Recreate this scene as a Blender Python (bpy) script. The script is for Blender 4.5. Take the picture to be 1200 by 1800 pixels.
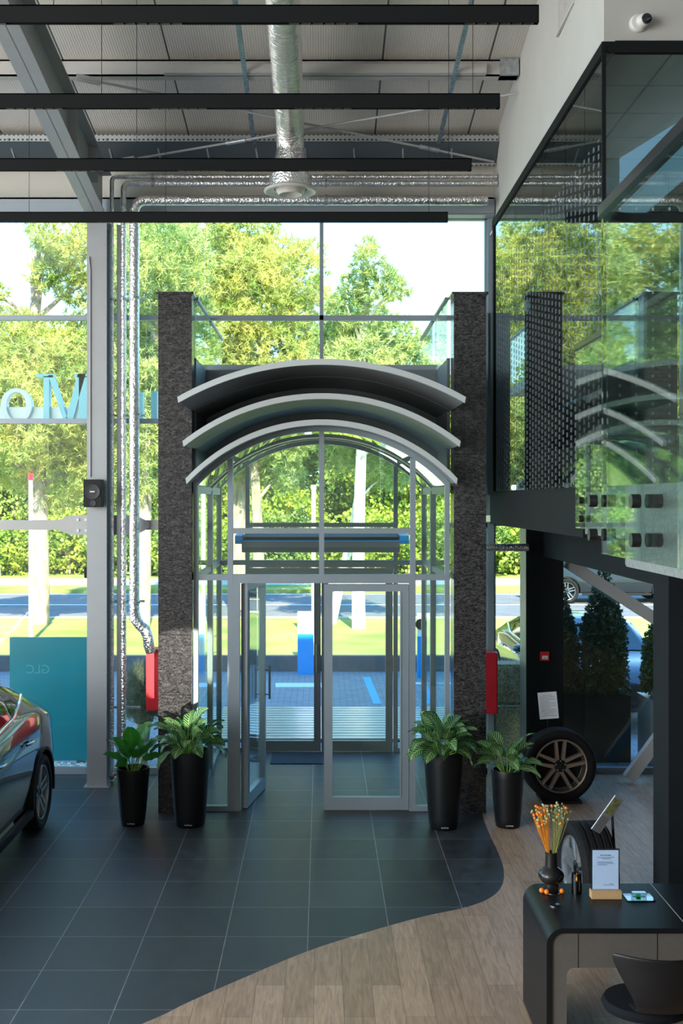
import bpy, bmesh, math, random
import numpy as np
from mathutils import Vector, Matrix
PI = math.pi
R = math.radians
# ------------------------------------------------------------------ camera, world, sun, light, exposure
for o in list(bpy.data.objects): bpy.data.objects.remove(o)
SC = bpy.context.scene
COL = SC.collection
EYE = 3.2
cam_d = bpy.data.cameras.new('camera'); cam = bpy.data.objects.new('camera', cam_d); COL.objects.link(cam)
cam.location = (0, 0, EYE); cam.rotation_euler = (PI/2, 0, 0)
cam_d.sensor_width = 36; cam_d.sensor_height = 36; cam_d.lens = 40
cam_d.shift_x = 35/1800; cam_d.shift_y = -22/1800; cam_d.clip_start = .05; cam_d.clip_end = 400
SC.camera = cam
SC.view_settings.view_transform = 'Standard'; SC.view_settings.look = 'None'
SC.view_settings.gamma = 1; SC.view_settings.use_curve_mapping = False
SC.view_settings.exposure = 0.0
try:
    SC.cycles.transparent_max_bounces = 24; SC.cycles.max_bounces = 10
except Exception: pass
w = bpy.data.worlds.new('sky'); SC.world = w; w.use_nodes = True
nt = w.node_tree; nt.nodes.clear()
wo = nt.nodes.new('ShaderNodeOutputWorld'); bg = nt.nodes.new('ShaderNodeBackground')
tc = nt.nodes.new('ShaderNodeTexCoord'); sp = nt.nodes.new('ShaderNodeSeparateXYZ'); cr = nt.nodes.new('ShaderNodeValToRGB')
nt.links.new(tc.outputs['Generated'], sp.inputs[0]); nt.links.new(sp.outputs['Z'], cr.inputs[0])
cr.color_ramp.elements[0].position = 0.0; cr.color_ramp.elements[0].color = (.62, .86, 1.0, 1)
cr.color_ramp.elements[1].position = .75; cr.color_ramp.elements[1].color = (.12, .38, .95, 1)
e = cr.color_ramp.elements.new(.22); e.color = (.40, .72, 1.0, 1)
nt.links.new(cr.outputs[0], bg.inputs[0]); bg.inputs[1].default_value = 3.6
nt.links.new(bg.outputs[0], wo.inputs[0])

def lamp(name, kind, loc, direction, energy, color, size=None, size_y=None, **kw):
    d = bpy.data.lights.new(name, kind); d.energy = energy; d.color = color
    if kind == 'AREA':
        d.shape = 'RECTANGLE'; d.size = size; d.size_y = size_y
    for k, v in kw.items(): setattr(d, k, v)
    o = bpy.data.objects.new(name, d); COL.objects.link(o); o.location = loc
    o.rotation_euler = Vector(direction).to_track_quat('-Z', 'Y').to_euler()
    return o
lamp('sun', 'SUN', (0, -20, 30), (-.13, 1, -.9), 19.0, (1.0, .90, .70), angle=R(.6))
# unseen area fills on the open left side, added to brighten the hall
lamp('left_fill', 'AREA', (-11.6, 5.5, 3.3), (1, 0, .06), 1000, (1.0, .95, .86), 13, 5.6)
lamp('left_rear_fill', 'AREA', (-11.2, -4.2, 4.4), (1, .42, .10), 1700, (1.0, .95, .87), 7, 7)
lamp('pillar_glint_spot', 'SPOT', (1.6, -6.5, 1.75), (-3.03, 18.1, -.34), 42000, (1.0, .93, .80), spot_size=R(3.0), spot_blend=.12, shadow_soft_size=.03)  # added spot behind the camera, imitates reflected sun on the left pillar

# ------------------------------------------------------------------ projection helpers (used only to read sizes off a chosen depth)
def PX(px, d): return (px-565)*d/2000.0
def PZ(py, d): return EYE-(py-878)*d/2000.0

# ------------------------------------------------------------------ materials
MATS = {}
def nodes(name):
    m = bpy.data.materials.new(name); m.use_nodes = True
    t = m.node_tree; b = t.nodes['Principled BSDF']
    return m, t, b
def mat(name, col, rough=.5, metal=0, noise=0, nscale=8, bump=0, bscale=60, coat=0, spec=.5, emit=None, estr=0, stretch=None, trans=0):
    if name in MATS: return MATS[name]
    m, t, b = nodes(name)
    b.inputs['Base Color'].default_value = (*col, 1); b.inputs['Roughness'].default_value = rough
    b.inputs['Metallic'].default_value = metal; b.inputs['Coat Weight'].default_value = coat
    b.inputs['Specular IOR Level'].default_value = spec
    L = t.links.new
    c = t.nodes.new('ShaderNodeTexCoord'); mp = t.nodes.new('ShaderNodeMapping'); L(c.outputs['Object'], mp.inputs[0])
    if stretch: mp.inputs['Scale'].default_value = stretch
    if noise:
        n = t.nodes.new('ShaderNodeTexNoise'); n.inputs['Scale'].default_value = nscale; n.inputs['Detail'].default_value = 5
        L(mp.outputs[0], n.inputs[0])
        r = t.nodes.new('ShaderNodeValToRGB'); L(n.outputs[0], r.inputs[0])
        r.color_ramp.elements[0].position = .3; r.color_ramp.elements[1].position = .7
        r.color_ramp.elements[0].color = (*[x*(1-noise) for x in col], 1)
        r.color_ramp.elements[1].color = (*[min(1, x*(1+noise)) for x in col], 1)
        L(r.outputs[0], b.inputs['Base Color'])
    if bump:
        n = t.nodes.new('ShaderNodeTexNoise'); n.inputs['Scale'].default_value = bscale; L(mp.outputs[0], n.inputs[0])
        bp = t.nodes.new('ShaderNodeBump'); bp.inputs['Strength'].default_value = bump; bp.inputs['Distance'].default_value = .02
        L(n.outputs[0], bp.inputs['Height']); L(bp.outputs[0], b.inputs['Normal'])
    if emit:
        b.inputs['Emission Color'].default_value = (*emit, 1); b.inputs['Emission Strength'].default_value = estr
    MATS[name] = m
    return m
def math_node(t, op, a, b=None):
    n = t.nodes.new('ShaderNodeMath'); n.operation = op
    for i, v in enumerate((a, b)):
        if v is None: continue
        if isinstance(v, (int, float)): n.inputs[i].default_value = v
        else: t.links.new(v, n.inputs[i])
    return n.outputs[0]
def glass_mat(name, tint=(.93, .98, .96), base=.04, frit=None):
    """clear architectural glass: transparent + mirror mixed by Schlick reflectance on each face"""
    m = bpy.data.materials.new(name); m.use_nodes = True; t = m.node_tree; t.nodes.clear(); L = t.links.new
    out = t.nodes.new('ShaderNodeOutputMaterial'); g = t.nodes.new('ShaderNodeNewGeometry')
    dp = t.nodes.new('ShaderNodeVectorMath'); dp.operation = 'DOT_PRODUCT'
    L(g.outputs['Normal'], dp.inputs[0]); L(g.outputs['Incoming'], dp.inputs[1])
    c = math_node(t, 'ABSOLUTE', dp.outputs['Value'])
    f = math_node(t, 'POWER', math_node(t, 'SUBTRACT', 1.0, c), 5.0)
    f = math_node(t, 'ADD', math_node(t, 'MULTIPLY', f, 1-base), base)
    tr = t.nodes.new('ShaderNodeBsdfTransparent'); tr.inputs[0].default_value = (*tint, 1)
    gl = t.nodes.new('ShaderNodeBsdfGlossy'); gl.inputs['Roughness'].default_value = 0; gl.inputs[0].default_value = (.95, 1, .98, 1)
    mx = t.nodes.new('ShaderNodeMixShader'); L(f, mx.inputs[0]); L(tr.outputs[0], mx.inputs[1]); L(gl.outputs[0], mx.inputs[2])
    last = mx.outputs[0]
    if frit:
        tcn = t.nodes.new('ShaderNodeTexCoord'); s = t.nodes.new('ShaderNodeSeparateXYZ'); L(tcn.outputs['Object'], s.inputs[0])
        along = s.outputs['Y'] if frit == 'side' else s.outputs['X']
        z = s.outputs['Z']
        if frit == 'dots':      # vertical strings of small square dots
            a = math_node(t, 'LESS_THAN', math_node(t, 'FRACT', math_node(t, 'MULTIPLY', along, 9.0)), .10)
            bb = math_node(t, 'LESS_THAN', math_node(t, 'FRACT', math_node(t, 'MULTIPLY', z, 16.0)), .3)
            msk = math_node(t, 'MULTIPLY', math_node(t, 'MULTIPLY', a, bb), math_node(t, 'LESS_THAN', z, 1.9))
        else:                   # staggered slots, thinning out towards the top
            a8 = math_node(t, 'MULTIPLY', along, 7.0)
            rowi = math_node(t, 'MULTIPLY', math_node(t, 'MODULO', math_node(t, 'FLOOR', a8), 2.0), .5)
            a = math_node(t, 'LESS_THAN', math_node(t, 'FRACT', a8), .33)
            bb = math_node(t, 'LESS_THAN', math_node(t, 'FRACT', math_node(t, 'ADD', math_node(t, 'MULTIPLY', z, 17.0), rowi)), .62)
            zz = math_node(t, 'LESS_THAN', z, 2.4)
            msk = math_node(t, 'MULTIPLY', math_node(t, 'MULTIPLY', a, bb), zz)
        d = t.nodes.new('ShaderNodeBsdfDiffuse'); d.inputs[0].default_value = (.55, .62, .62, 1) if frit == 'dots' else (.10, .12, .13, 1)
        m2 = t.nodes.new('ShaderNodeMixShader'); L(math_node(t, 'MULTIPLY', msk, .8), m2.inputs[0]); L(last, m2.inputs[1]); L(d.outputs[0], m2.inputs[2])
        last = m2.outputs[0]
    L(last, out.inputs[0]); MATS[name] = m
    return m
GLASS = glass_mat('clear_glass')
RAILGLASS = glass_mat('balustrade_glass', (.86, .94, .91), .05)
OFFGLASS = glass_mat('slotted_print_glass', (.55, .63, .62), .06, 'side')
OFFGLASS2 = glass_mat('dotted_print_glass', (.75, .84, .82), .06, 'dots')
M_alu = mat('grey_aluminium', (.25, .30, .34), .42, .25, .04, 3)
M_alud = mat('dark_grey_aluminium', (.16, .18, .19), .4, .3, .04, 3)  # darker aluminium; on the outer front and doors it imitates backlight
M_band = mat('pale_aluminium_edge', (.50, .54, .55), .4, .2)
M_shell = mat('canopy_sheet', (.24, .26, .265), .45, .2, .08, 4)
M_steel = mat('grey_painted_steel', (.36, .37, .38), .45, .1, .04, 4)
M_purl = mat('light_grey_painted_steel', (.42, .41, .39), .5, .1, .05, 4)
M_galv = mat('galvanised_steel', (.42, .46, .48), .4, .7, .2, 20)
M_foil = mat('silver_foil_wrap', (.75, .75, .74), .28, 1.0, .15, 30, .7, 45)
M_black = mat('matt_black', (.006, .007, .008), .55, 0, .1, 10, spec=.3)
M_blackfr = mat('black_frame', (.006, .007, .008), .7, spec=.2)
M_darkwall = mat('anthracite_plaster', (.010, .013, .015), .8, 0, .08, 6, spec=.15)
M_slab = mat('grey_stone_slab_edge', (.14, .15, .155), .35, 0, .35, 70)
M_white = mat('white_plaster', (.45, .445, .42), .8, 0, .03, 3)
M_cream = mat('cream_panel', (.56, .53, .47), .7, 0, .03, 3)
M_pot = mat('satin_black_planter', (.005, .006, .007), .42, 0, spec=.35)
M_soil = mat('potting_soil', (.05, .035, .025), .9, 0, .4, 60, 1, 80)
M_red = mat('red_enamel', (.62, .015, .03), .35, 0, .1, 5, coat=.3)
M_rubber = mat('tyre_rubber', (.006, .006, .007), .75, 0, .2, 40, .35, 55, spec=.3)
M_rim = mat('bronze_silver_alloy', (.50, .42, .37), .3, .8)
M_rimd = mat('polished_dark_alloy', (.05, .055, .06), .25, .8)
M_chrome = mat('chrome', (.8, .82, .84), .12, 1)
M_paint = mat('black_car_paint', (.003, .006, .010), .18, 0, coat=.9)
M_carglass = mat('tinted_car_glass', (.01, .014, .016), .04, 0, spec=.8)
M_hay = mat('dry_hay', (.42, .36, .22), .9, 0, .5, 40, 1, 60)
M_paper = mat('white_paper', (.62, .66, .72), .7)
M_ink = mat('grey_ink', (.05, .05, .07), .8)
M_oak = mat('pale_oak', (.55, .36, .18), .5, 0, .12, 10, stretch=(3, 3, 20))
M_blue = mat('bright_blue_plastic', (.01, .30, .75), .35)
M_teal = mat('teal_board', (.015, .22, .30), .3, 0, .08, 2)
M_signwhite = mat('white_enamel', (.85, .88, .9), .4)
M_letter = mat('pale_blue_letter', (.35, .72, .85), .35)
M_bark = mat('pine_bark', (.40, .32, .24), .9, 0, .45, 9, .8, 20, stretch=(1, 1, .3))
M_birch = mat('pale_bark', (.75, .68, .58), .85, 0, .3, 9, .5, 20)
M_inside = mat('office_grey', (.05, .055, .058), .8)

def leafy(name, c1, c2, scale, transl=.35, rough=.55):
    m, t, b = nodes(name); L = t.links.new
    c = t.nodes.new('ShaderNodeTexCoord'); n = t.nodes.new('ShaderNodeTexNoise'); n.inputs['Scale'].default_value = scale; n.inputs['Detail'].default_value = 4
    L(c.outputs['Object'], n.inputs[0])
    r = t.nodes.new('ShaderNodeValToRGB'); r.color_ramp.elements[0].position = .36; r.color_ramp.elements[1].position = .64
    r.color_ramp.elements[0].color = (*c1, 1); r.color_ramp.elements[1].color = (*c2, 1); L(n.outputs[0], r.inputs[0])
    L(r.outputs[0], b.inputs['Base Color']); b.inputs['Roughness'].default_value = rough
    tl = t.nodes.new('ShaderNodeBsdfTranslucent'); L(r.outputs[0], tl.inputs[0])
    mx = t.nodes.new('ShaderNodeMixShader'); mx.inputs[0].default_value = transl
    L(b.outputs[0], mx.inputs[1]); L(tl.outputs[0], mx.inputs[2]); L(mx.outputs[0], t.nodes['Material Output'].inputs[0])
    MATS[name] = m; return m
M_pine = leafy('pine_needles', (.24, .36, .08), (.72, .68, .20), 1.3)
M_pine2 = leafy('blue_green_pine_needles', (.20, .33, .10), (.58, .62, .20), 1.2)
M_hedge = leafy('yellow_green_leaves', (.16, .28, .03), (.55, .60, .08), .9)
M_wood_leaf = leafy('deep_green_leaves', (.10, .20, .04), (.38, .46, .10), .8)
M_thuja = leafy('thuja_leaves', (.018, .05, .018), (.06, .10, .03), 5, .15)
M_drygrass = leafy('dry_grass', (.10, .12, .07), (.30, .29, .18), 6)

def stripe_leaf(name, dark, light, amount):
    m, t, b = nodes(name); L = t.links.new
    uv = t.nodes.new('ShaderNodeUVMap'); s = t.nodes.new('ShaderNodeSeparateXYZ'); L(uv.outputs[0], s.inputs[0])
    u = math_node(t, 'ABSOLUTE', math_node(t, 'SUBTRACT', s.outputs['X'], .5))
    ph = math_node(t, 'FRACT', math_node(t, 'SUBTRACT', math_node(t, 'MULTIPLY', s.outputs['Y'], 9.0), math_node(t, 'MULTIPLY', u, 5.0)))
    st = math_node(t, 'LESS_THAN', ph, .34)
    mid = math_node(t, 'LESS_THAN', u, .035)
    inn = math_node(t, 'LESS_THAN', u, .43)
    k = math_node(t, 'MULTIPLY', math_node(t, 'MAXIMUM', math_node(t, 'MULTIPLY', st, inn), mid), amount)
    mx = t.nodes.new('ShaderNodeMix'); mx.data_type = 'RGBA'; L(k, mx.inputs[0])
    mx.inputs[6].default_value = (*dark, 1); mx.inputs[7].default_value = (*light, 1)
    L(mx.outputs[2], b.inputs['Base Color']); b.inputs['Roughness'].default_value = .35
    tl = t.nodes.new('ShaderNodeBsdfTranslucent'); L(mx.outputs[2], tl.inputs[0])
    ms = t.nodes.new('ShaderNodeMixShader'); ms.inputs[0].default_value = .3
    L(b.outputs[0], ms.inputs[1]); L(tl.outputs[0], ms.inputs[2]); L(ms.outputs[0], t.nodes['Material Output'].inputs[0])
    MATS[name] = m; return m
M_cal = stripe_leaf('striped_calathea_leaf', (.018, .12, .02), (.45, .62, .30), .85)
M_plain = stripe_leaf('plain_green_leaf', (.035, .22, .02), (.20, .45, .08), .35)
M_stem = mat('green_stem', (.16, .34, .06), .5)

def tile_mat():
    m, t, b = nodes('slate_floor_tile'); L = t.links.new
    g = t.nodes.new('ShaderNodeNewGeometry'); mp = t.nodes.new('ShaderNodeMapping'); L(g.outputs['Position'], mp.inputs[0])
    mp.inputs['Location'].default_value = (.10+6.0, -(7.135-12*.598)+0, 0)
    br = t.nodes.new('ShaderNodeTexBrick'); L(mp.outputs[0], br.inputs[0]); br.offset = 0; br.squash = 1
    br.inputs['Scale'].default_value = 1; br.inputs['Brick Width'].default_value = .6; br.inputs['Row Height'].default_value = .598
    br.inputs['Mortar Size'].default_value = .0032; br.inputs['Mortar Smooth'].default_value = 0; br.inputs['Bias'].default_value = 0
    br.inputs['Color1'].default_value = (.028, .033, .037, 1); br.inputs['Color2'].default_value = (.052, .060, .066, 1)
    br.inputs['Mortar'].default_value = (.24, .25, .26, 1)
    n = t.nodes.new('ShaderNodeTexNoise'); n.inputs['Scale'].default_value = 7; n.inputs['Detail'].default_value = 8; L(g.outputs['Position'], n.inputs[0])
    mx = t.nodes.new('ShaderNodeMix'); mx.data_type = 'RGBA'; mx.blend_type = 'MULTIPLY'; mx.inputs[0].default_value = .8
    L(br.outputs['Color'], mx.inputs[6])
    r = t.nodes.new('ShaderNodeValToRGB'); r.color_ramp.elements[0].position = .3; r.color_ramp.elements[1].position = .75
    r.color_ramp.elements[0].color = (.55, .55, .55, 1); r.color_ramp.elements[1].color = (1.3, 1.3, 1.3, 1)
    L(n.outputs[0], r.inputs[0]); L(r.outputs[0], mx.inputs[7]); L(mx.outputs[2], b.inputs['Base Color'])
    rr = t.nodes.new('ShaderNodeMapRange'); rr.inputs[3].default_value = .34; rr.inputs[4].default_value = .55; L(n.outputs[0], rr.inputs[0]); L(rr.outputs[0], b.inputs['Roughness'])
    n2 = t.nodes.new('ShaderNodeTexNoise'); n2.inputs['Scale'].default_value = 90; L(g.outputs['Position'], n2.inputs[0])
    bp = t.nodes.new('ShaderNodeBump'); bp.inputs['Strength'].default_value = .12; bp.inputs['Distance'].default_value = .01; L(n2.outputs[0], bp.inputs['Height']); L(bp.outputs[0], b.inputs['Normal'])
    return m
def plank_mat():
    m, t, b = nodes('oak_plank_floor'); L = t.links.new
    g = t.nodes.new('ShaderNodeNewGeometry'); s = t.nodes.new('ShaderNodeSeparateXYZ'); L(g.outputs['Position'], s.inputs[0])
    c = t.nodes.new('ShaderNodeCombineXYZ'); L(math_node(t, 'ADD', s.outputs['Y'], 20), c.inputs[0]); L(math_node(t, 'ADD', s.outputs['X'], 20), c.inputs[1])
    br = t.nodes.new('ShaderNodeTexBrick'); L(c.outputs[0], br.inputs[0]); br.offset = .37; br.inputs['Scale'].default_value = 1
    br.inputs['Brick Width'].default_value = 1.25; br.inputs['Row Height'].default_value = .19; br.inputs['Mortar Size'].default_value = .0014
    br.inputs['Mortar Smooth'].default_value = 0
    br.inputs['Color1'].default_value = (.40, .265, .17, 1); br.inputs['Color2'].default_value = (.54, .37, .25, 1); br.inputs['Mortar'].default_value = (.13, .09, .06, 1)
    mp = t.nodes.new('ShaderNodeMapping'); mp.inputs['Scale'].default_value = (16, 1.6, 1); L(g.outputs['Position'], mp.inputs[0])
    n = t.nodes.new('ShaderNodeTexNoise'); n.inputs['Scale'].default_value = 2.2; n.inputs['Detail'].default_value = 9; n.inputs['Distortion'].default_value = 1.2; L(mp.outputs[0], n.inputs[0])
    r = t.nodes.new('ShaderNodeValToRGB'); r.color_ramp.elements[0].position = .3; r.color_ramp.elements[1].position = .7
    r.color_ramp.elements[0].color = (.62, .60, .58, 1); r.color_ramp.elements[1].color = (1.12, 1.12, 1.12, 1); L(n.outputs[0], r.inputs[0])
    mx = t.nodes.new('ShaderNodeMix'); mx.data_type = 'RGBA'; mx.blend_type = 'MULTIPLY'; mx.inputs[0].default_value = .85
    L(br.outputs['Color'], mx.inputs[6]); L(r.outputs[0], mx.inputs[7]); L(mx.outputs[2], b.inputs['Base Color']); b.inputs['Roughness'].default_value = .42
    return m
def granite_mat():
    m, t, b = nodes('polished_dark_granite'); L = t.links.new
    g = t.nodes.new('ShaderNodeNewGeometry'); mp = t.nodes.new('ShaderNodeMapping'); mp.inputs['Rotation'].default_value = (0, R(28), 0); mp.inputs['Scale'].default_value = (22, 22, 48)
    L(g.outputs['Position'], mp.inputs[0])
    n = t.nodes.new('ShaderNodeTexNoise'); n.inputs['Scale'].default_value = 1; n.inputs['Detail'].default_value = 8; n.inputs['Roughness'].default_value = .7; n.inputs['Distortion'].default_value = 1.5; L(mp.outputs[0], n.inputs[0])
    r = t.nodes.new('ShaderNodeValToRGB'); r.color_ramp.elements[0].position = .44; r.color_ramp.elements[0].color = (.012, .012, .014, 1)
    r.color_ramp.elements[1].position = .72; r.color_ramp.elements[1].color = (.13, .125, .125, 1); L(n.outputs[0], r.inputs[0])
    # slab joints
    s = t.nodes.new('ShaderNodeSeparateXYZ'); L(g.outputs['Position'], s.inputs[0])
    j = math_node(t, 'LESS_THAN', math_node(t, 'FRACT', math_node(t, 'DIVIDE', math_node(t, 'ADD', s.outputs['Z'], .02), .613)), .008)
    mx = t.nodes.new('ShaderNodeMix'); mx.data_type = 'RGBA'; L(j, mx.inputs[0]); L(r.outputs[0], mx.inputs[6]); mx.inputs[7].default_value = (.01, .01, .01, 1)
    L(mx.outputs[2], b.inputs['Base Color']); b.inputs['Roughness'].default_value = .16
    return m
def ceil_mat():
    m, t, b = nodes('ribbed_roof_panel'); L = t.links.new
    g = t.nodes.new('ShaderNodeNewGeometry'); s = t.nodes.new('ShaderNodeSeparateXYZ'); L(g.outputs['Position'], s.inputs[0])
    j = math_node(t, 'LESS_THAN', math_node(t, 'FRACT', math_node(t, 'DIVIDE', math_node(t, 'ADD', s.outputs['X'], 21.120-.595), 1.056)), .017)
    rib = math_node(t, 'SINE', math_node(t, 'MULTIPLY', s.outputs['X'], 2*PI/.05))
    rib = math_node(t, 'POWER', math_node(t, 'ABSOLUTE', rib), 12.0)
    n = t.nodes.new('ShaderNodeTexNoise'); n.inputs['Scale'].default_value = 1.2; L(g.outputs['Position'], n.inputs[0])
    r = t.nodes.new('ShaderNodeValToRGB'); r.color_ramp.elements[0].color = (.46, .44, .40, 1); r.color_ramp.elements[1].color = (.66, .62, .56, 1); L(n.outputs[0], r.inputs[0])
    mx = t.nodes.new('ShaderNodeMix'); mx.data_type = 'RGBA'; L(j, mx.inputs[0]); L(r.outputs[0], mx.inputs[6]); mx.inputs[7].default_value = (.07, .065, .06, 1)
    L(mx.outputs[2], b.inputs['Base Color']); b.inputs['Roughness'].default_value = .55
    bp = t.nodes.new('ShaderNodeBump'); bp.inputs['Strength'].default_value = .25; bp.inputs['Distance'].default_value = .01; L(rib, bp.inputs['Height']); L(bp.outputs[0], b.inputs['Normal'])
    return m
def grid_mat(name, col, line, step, w_, rough=.6, sy=None, off=0.0):
    m, t, b = nodes(name); L = t.links.new
    g = t.nodes.new('ShaderNodeNewGeometry'); mp = t.nodes.new('ShaderNodeMapping'); mp.inputs['Location'].default_value = (30, 30, 0); L(g.outputs['Position'], mp.inputs[0])
    br = t.nodes.new('ShaderNodeTexBrick'); L(mp.outputs[0], br.inputs[0]); br.offset = off
    br.inputs['Scale'].default_value = 1; br.inputs['Brick Width'].default_value = step; br.inputs['Row Height'].default_value = sy or step; br.inputs['Mortar Size'].default_value = w_
    br.inputs['Mortar Smooth'].default_value = 0
    br.inputs['Color1'].default_value = (*[c*.9 for c in col], 1); br.inputs['Color2'].default_value = (*[c*1.1 for c in col], 1); br.inputs['Mortar'].default_value = (*line, 1)
    L(br.outputs['Color'], b.inputs['Base Color']); b.inputs['Roughness'].default_value = rough
    return m
def grass_mat():
    m, t, b = nodes('mown_grass'); L = t.links.new
    g = t.nodes.new('ShaderNodeNewGeometry'); n = t.nodes.new('ShaderNodeTexNoise'); n.inputs['Scale'].default_value = .5; n.inputs['Detail'].default_value = 10; L(g.outputs['Position'], n.inputs[0])
    r = t.nodes.new('ShaderNodeValToRGB'); r.color_ramp.elements[0].position = .35; r.color_ramp.elements[1].position = .65
    r.color_ramp.elements[0].color = (.17, .26, .03, 1); r.color_ramp.elements[1].color = (.36, .38, .10, 1); L(n.outputs[0], r.inputs[0])
    L(r.outputs[0], b.inputs['Base Color']); b.inputs['Roughness'].default_value = .9
    return m
M_tile = tile_mat(); M_plank = plank_mat(); M_granite = granite_mat(); M_ceil = ceil_mat()
M_pave = grid_mat('grey_paving_blocks', (.23, .24, .25), (.10, .10, .105), .2, .006, .7, .12, .5)
M_offceil = grid_mat('office_ceiling_tiles', (.5, .5, .48), (.08, .08, .08), .6, .009)
M_grass = grass_mat()
M_asphalt = mat('asphalt', (.14, .15, .16), .85, 0, .15, 2)
M_concrete = mat('pale_concrete', (.55, .53, .49), .85, 0, .08, 2)
M_wallstone = mat('dark_retaining_wall', (.10, .11, .12), .8, 0, .2, 5)
M_deck = mat('weathered_metal_slat', (.42, .46, .48), .3, .4, .1, 5)

# ------------------------------------------------------------------ mesh builder
def wloc(o):
    v = Vector((0, 0, 0))
    while o is not None: v += o.location; o = o.parent
    return v
class MB:
    def __init__(s): s.v = []; s.f = []
    def add(s, vs, fs):
        k = len(s.v); s.v += [tuple(p) for p in vs]; s.f += [tuple(i+k for i in f) for f in fs]; return s
    def box(s, x0, x1, y0, y1, z0, z1):
        if x0 > x1: x0, x1 = x1, x0
        if y0 > y1: y0, y1 = y1, y0
        if z0 > z1: z0, z1 = z1, z0
        vs = [(x, y, z) for z in (z0, z1) for y in (y0, y1) for x in (x0, x1)]
        return s.add(vs, [(0, 2, 3, 1), (4, 5, 7, 6), (0, 1, 5, 4), (2, 6, 7, 3), (0, 4, 6, 2), (1, 3, 7, 5)])
    def obox(s, c, size, rot):
        hx, hy, hz = [q/2 for q in size]; c = Vector(c)
        vs = [c + rot @ Vector((x, y, z)) for z in (-hz, hz) for y in (-hy, hy) for x in (-hx, hx)]
        return s.add(vs, [(0, 2, 3, 1), (4, 5, 7, 6), (0, 1, 5, 4), (2, 6, 7, 3), (0, 4, 6, 2), (1, 3, 7, 5)])
    def bar(s, p0, p1, w_, h_):
        """box beam between two points; w_ sideways, h_ 'up'"""
        p0, p1 = Vector(p0), Vector(p1); d = (p1-p0).normalized()
        up = Vector((0, 0, 1)) if abs(d.z) < .95 else Vector((0, 1, 0))
        a = d.cross(up).normalized(); b = a.cross(d).normalized()
        vs = [p + a*sx*w_/2 + b*sz*h_/2 for p in (p0, p1) for sx, sz in ((-1, -1), (1, -1), (1, 1), (-1, 1))]
        return s.add(vs, [(0, 3, 2, 1), (4, 5, 6, 7), (0, 1, 5, 4), (1, 2, 6, 5), (2, 3, 7, 6), (3, 0, 4, 7)])
    def tube(s, pts, r, n=12, caps=True):
        pts = [Vector(p) for p in pts]; rs = r if isinstance(r, (list, tuple)) else [r]*len(pts)
        k = len(s.v); prev = None
        for i, p in enumerate(pts):
            if i == 0: d = pts[1]-pts[0]
            elif i == len(pts)-1: d = pts[-1]-pts[-2]
            else: d = (pts[i+1]-p).normalized() + (p-pts[i-1]).normalized()
            d = d.normalized()
            if prev is None:
                up = Vector((0, 0, 1)) if abs(d.z) < .9 else Vector((1, 0, 0))
                a = d.cross(up).normalized()
            else:
                a = (prev - d*prev.dot(d)).normalized()
            prev = a; b = d.cross(a)
            for j in range(n):
                t = 2*PI*j/n; s.v.append(tuple(p + (a*math.cos(t) + b*math.sin(t))*rs[i]))
        for i in range(len(pts)-1):
            for j in range(n):
                q = (j+1) % n; s.f.append((k+i*n+j, k+i*n+q, k+(i+1)*n+q, k+(i+1)*n+j))
        if caps:
            s.f.append(tuple(k+j for j in reversed(range(n)))); s.f.append(tuple(k+(len(pts)-1)*n+j for j in range(n)))
        return s
    def lathe(s, prof, c, n=40, axis='z', a0=0, a1=2*PI):
        k = len(s.v); m = len(prof); full = abs(a1-a0-2*PI) < 1e-6; cnt = n if full else n+1
        for j in range(cnt):
            t = a0+(a1-a0)*j/n
            for r, h in prof:
                if axis == 'z': p = (c[0]+r*math.cos(t), c[1]+r*math.sin(t), c[2]+h)
                elif axis == 'y': p = (c[0]+r*math.cos(t), c[1]+h, c[2]+r*math.sin(t))
                else: p = (c[0]+h, c[1]+r*math.cos(t), c[2]+r*math.sin(t))
                s.v.append(p)
        for j in range(n):
            q = (j+1) % cnt
            for i in range(m-1):
                if axis == 'y': s.f.append((k+j*m+i, k+j*m+i+1, k+q*m+i+1, k+q*m+i))
                else: s.f.append((k+j*m+i, k+q*m+i, k+q*m+i+1, k+j*m+i+1))
        return s
    def prism(s, poly, axis, a, b):
        """poly of 2-D points extruded along axis ('x': pts are (y,z); 'y': (x,z); 'z': (x,y))"""
        def P(p, h): return {'x': (h, p[0], p[1]), 'y': (p[0], h, p[1]), 'z': (p[0], p[1], h)}[axis]
        n = len(poly); vs = [P(p, a) for p in poly] + [P(p, b) for p in poly]
        fs = [tuple(range(n))[::-1], tuple(range(n, 2*n))] + [(i, (i+1) % n, n+(i+1) % n, n+i) for i in range(n)]
        return s.add(vs, fs)
    def strip(s, pts_a, pts_b, axis, a, b):
        """solid between two matching 2-D polylines, extruded"""
        def P(p, h): return {'x': (h, p[0], p[1]), 'y': (p[0], h, p[1]), 'z': (p[0], p[1], h)}[axis]
        n = len(pts_a); k = len(s.v)
        for i in range(n): s.v += [P(pts_a[i], a), P(pts_b[i], a), P(pts_b[i], b), P(pts_a[i], b)]
        for i in range(n-1):
            for j in range(4):
                q = (j+1) % 4; s.f.append((k+i*4+j, k+i*4+q, k+(i+1)*4+q, k+(i+1)*4+j))
        s.f.append((k, k+3, k+2, k+1)); e_ = k+(n-1)*4; s.f.append((e_, e_+1, e_+2, e_+3))
        return s
    def sphere(s, c, r, nu=12, nv=8, sz=1.0):
        prof = [(max(1e-4, r*math.sin(PI*i/nv)), -r*sz*math.cos(PI*i/nv)) for i in range(nv+1)]
        return s.lathe(prof, c, nu)
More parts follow.
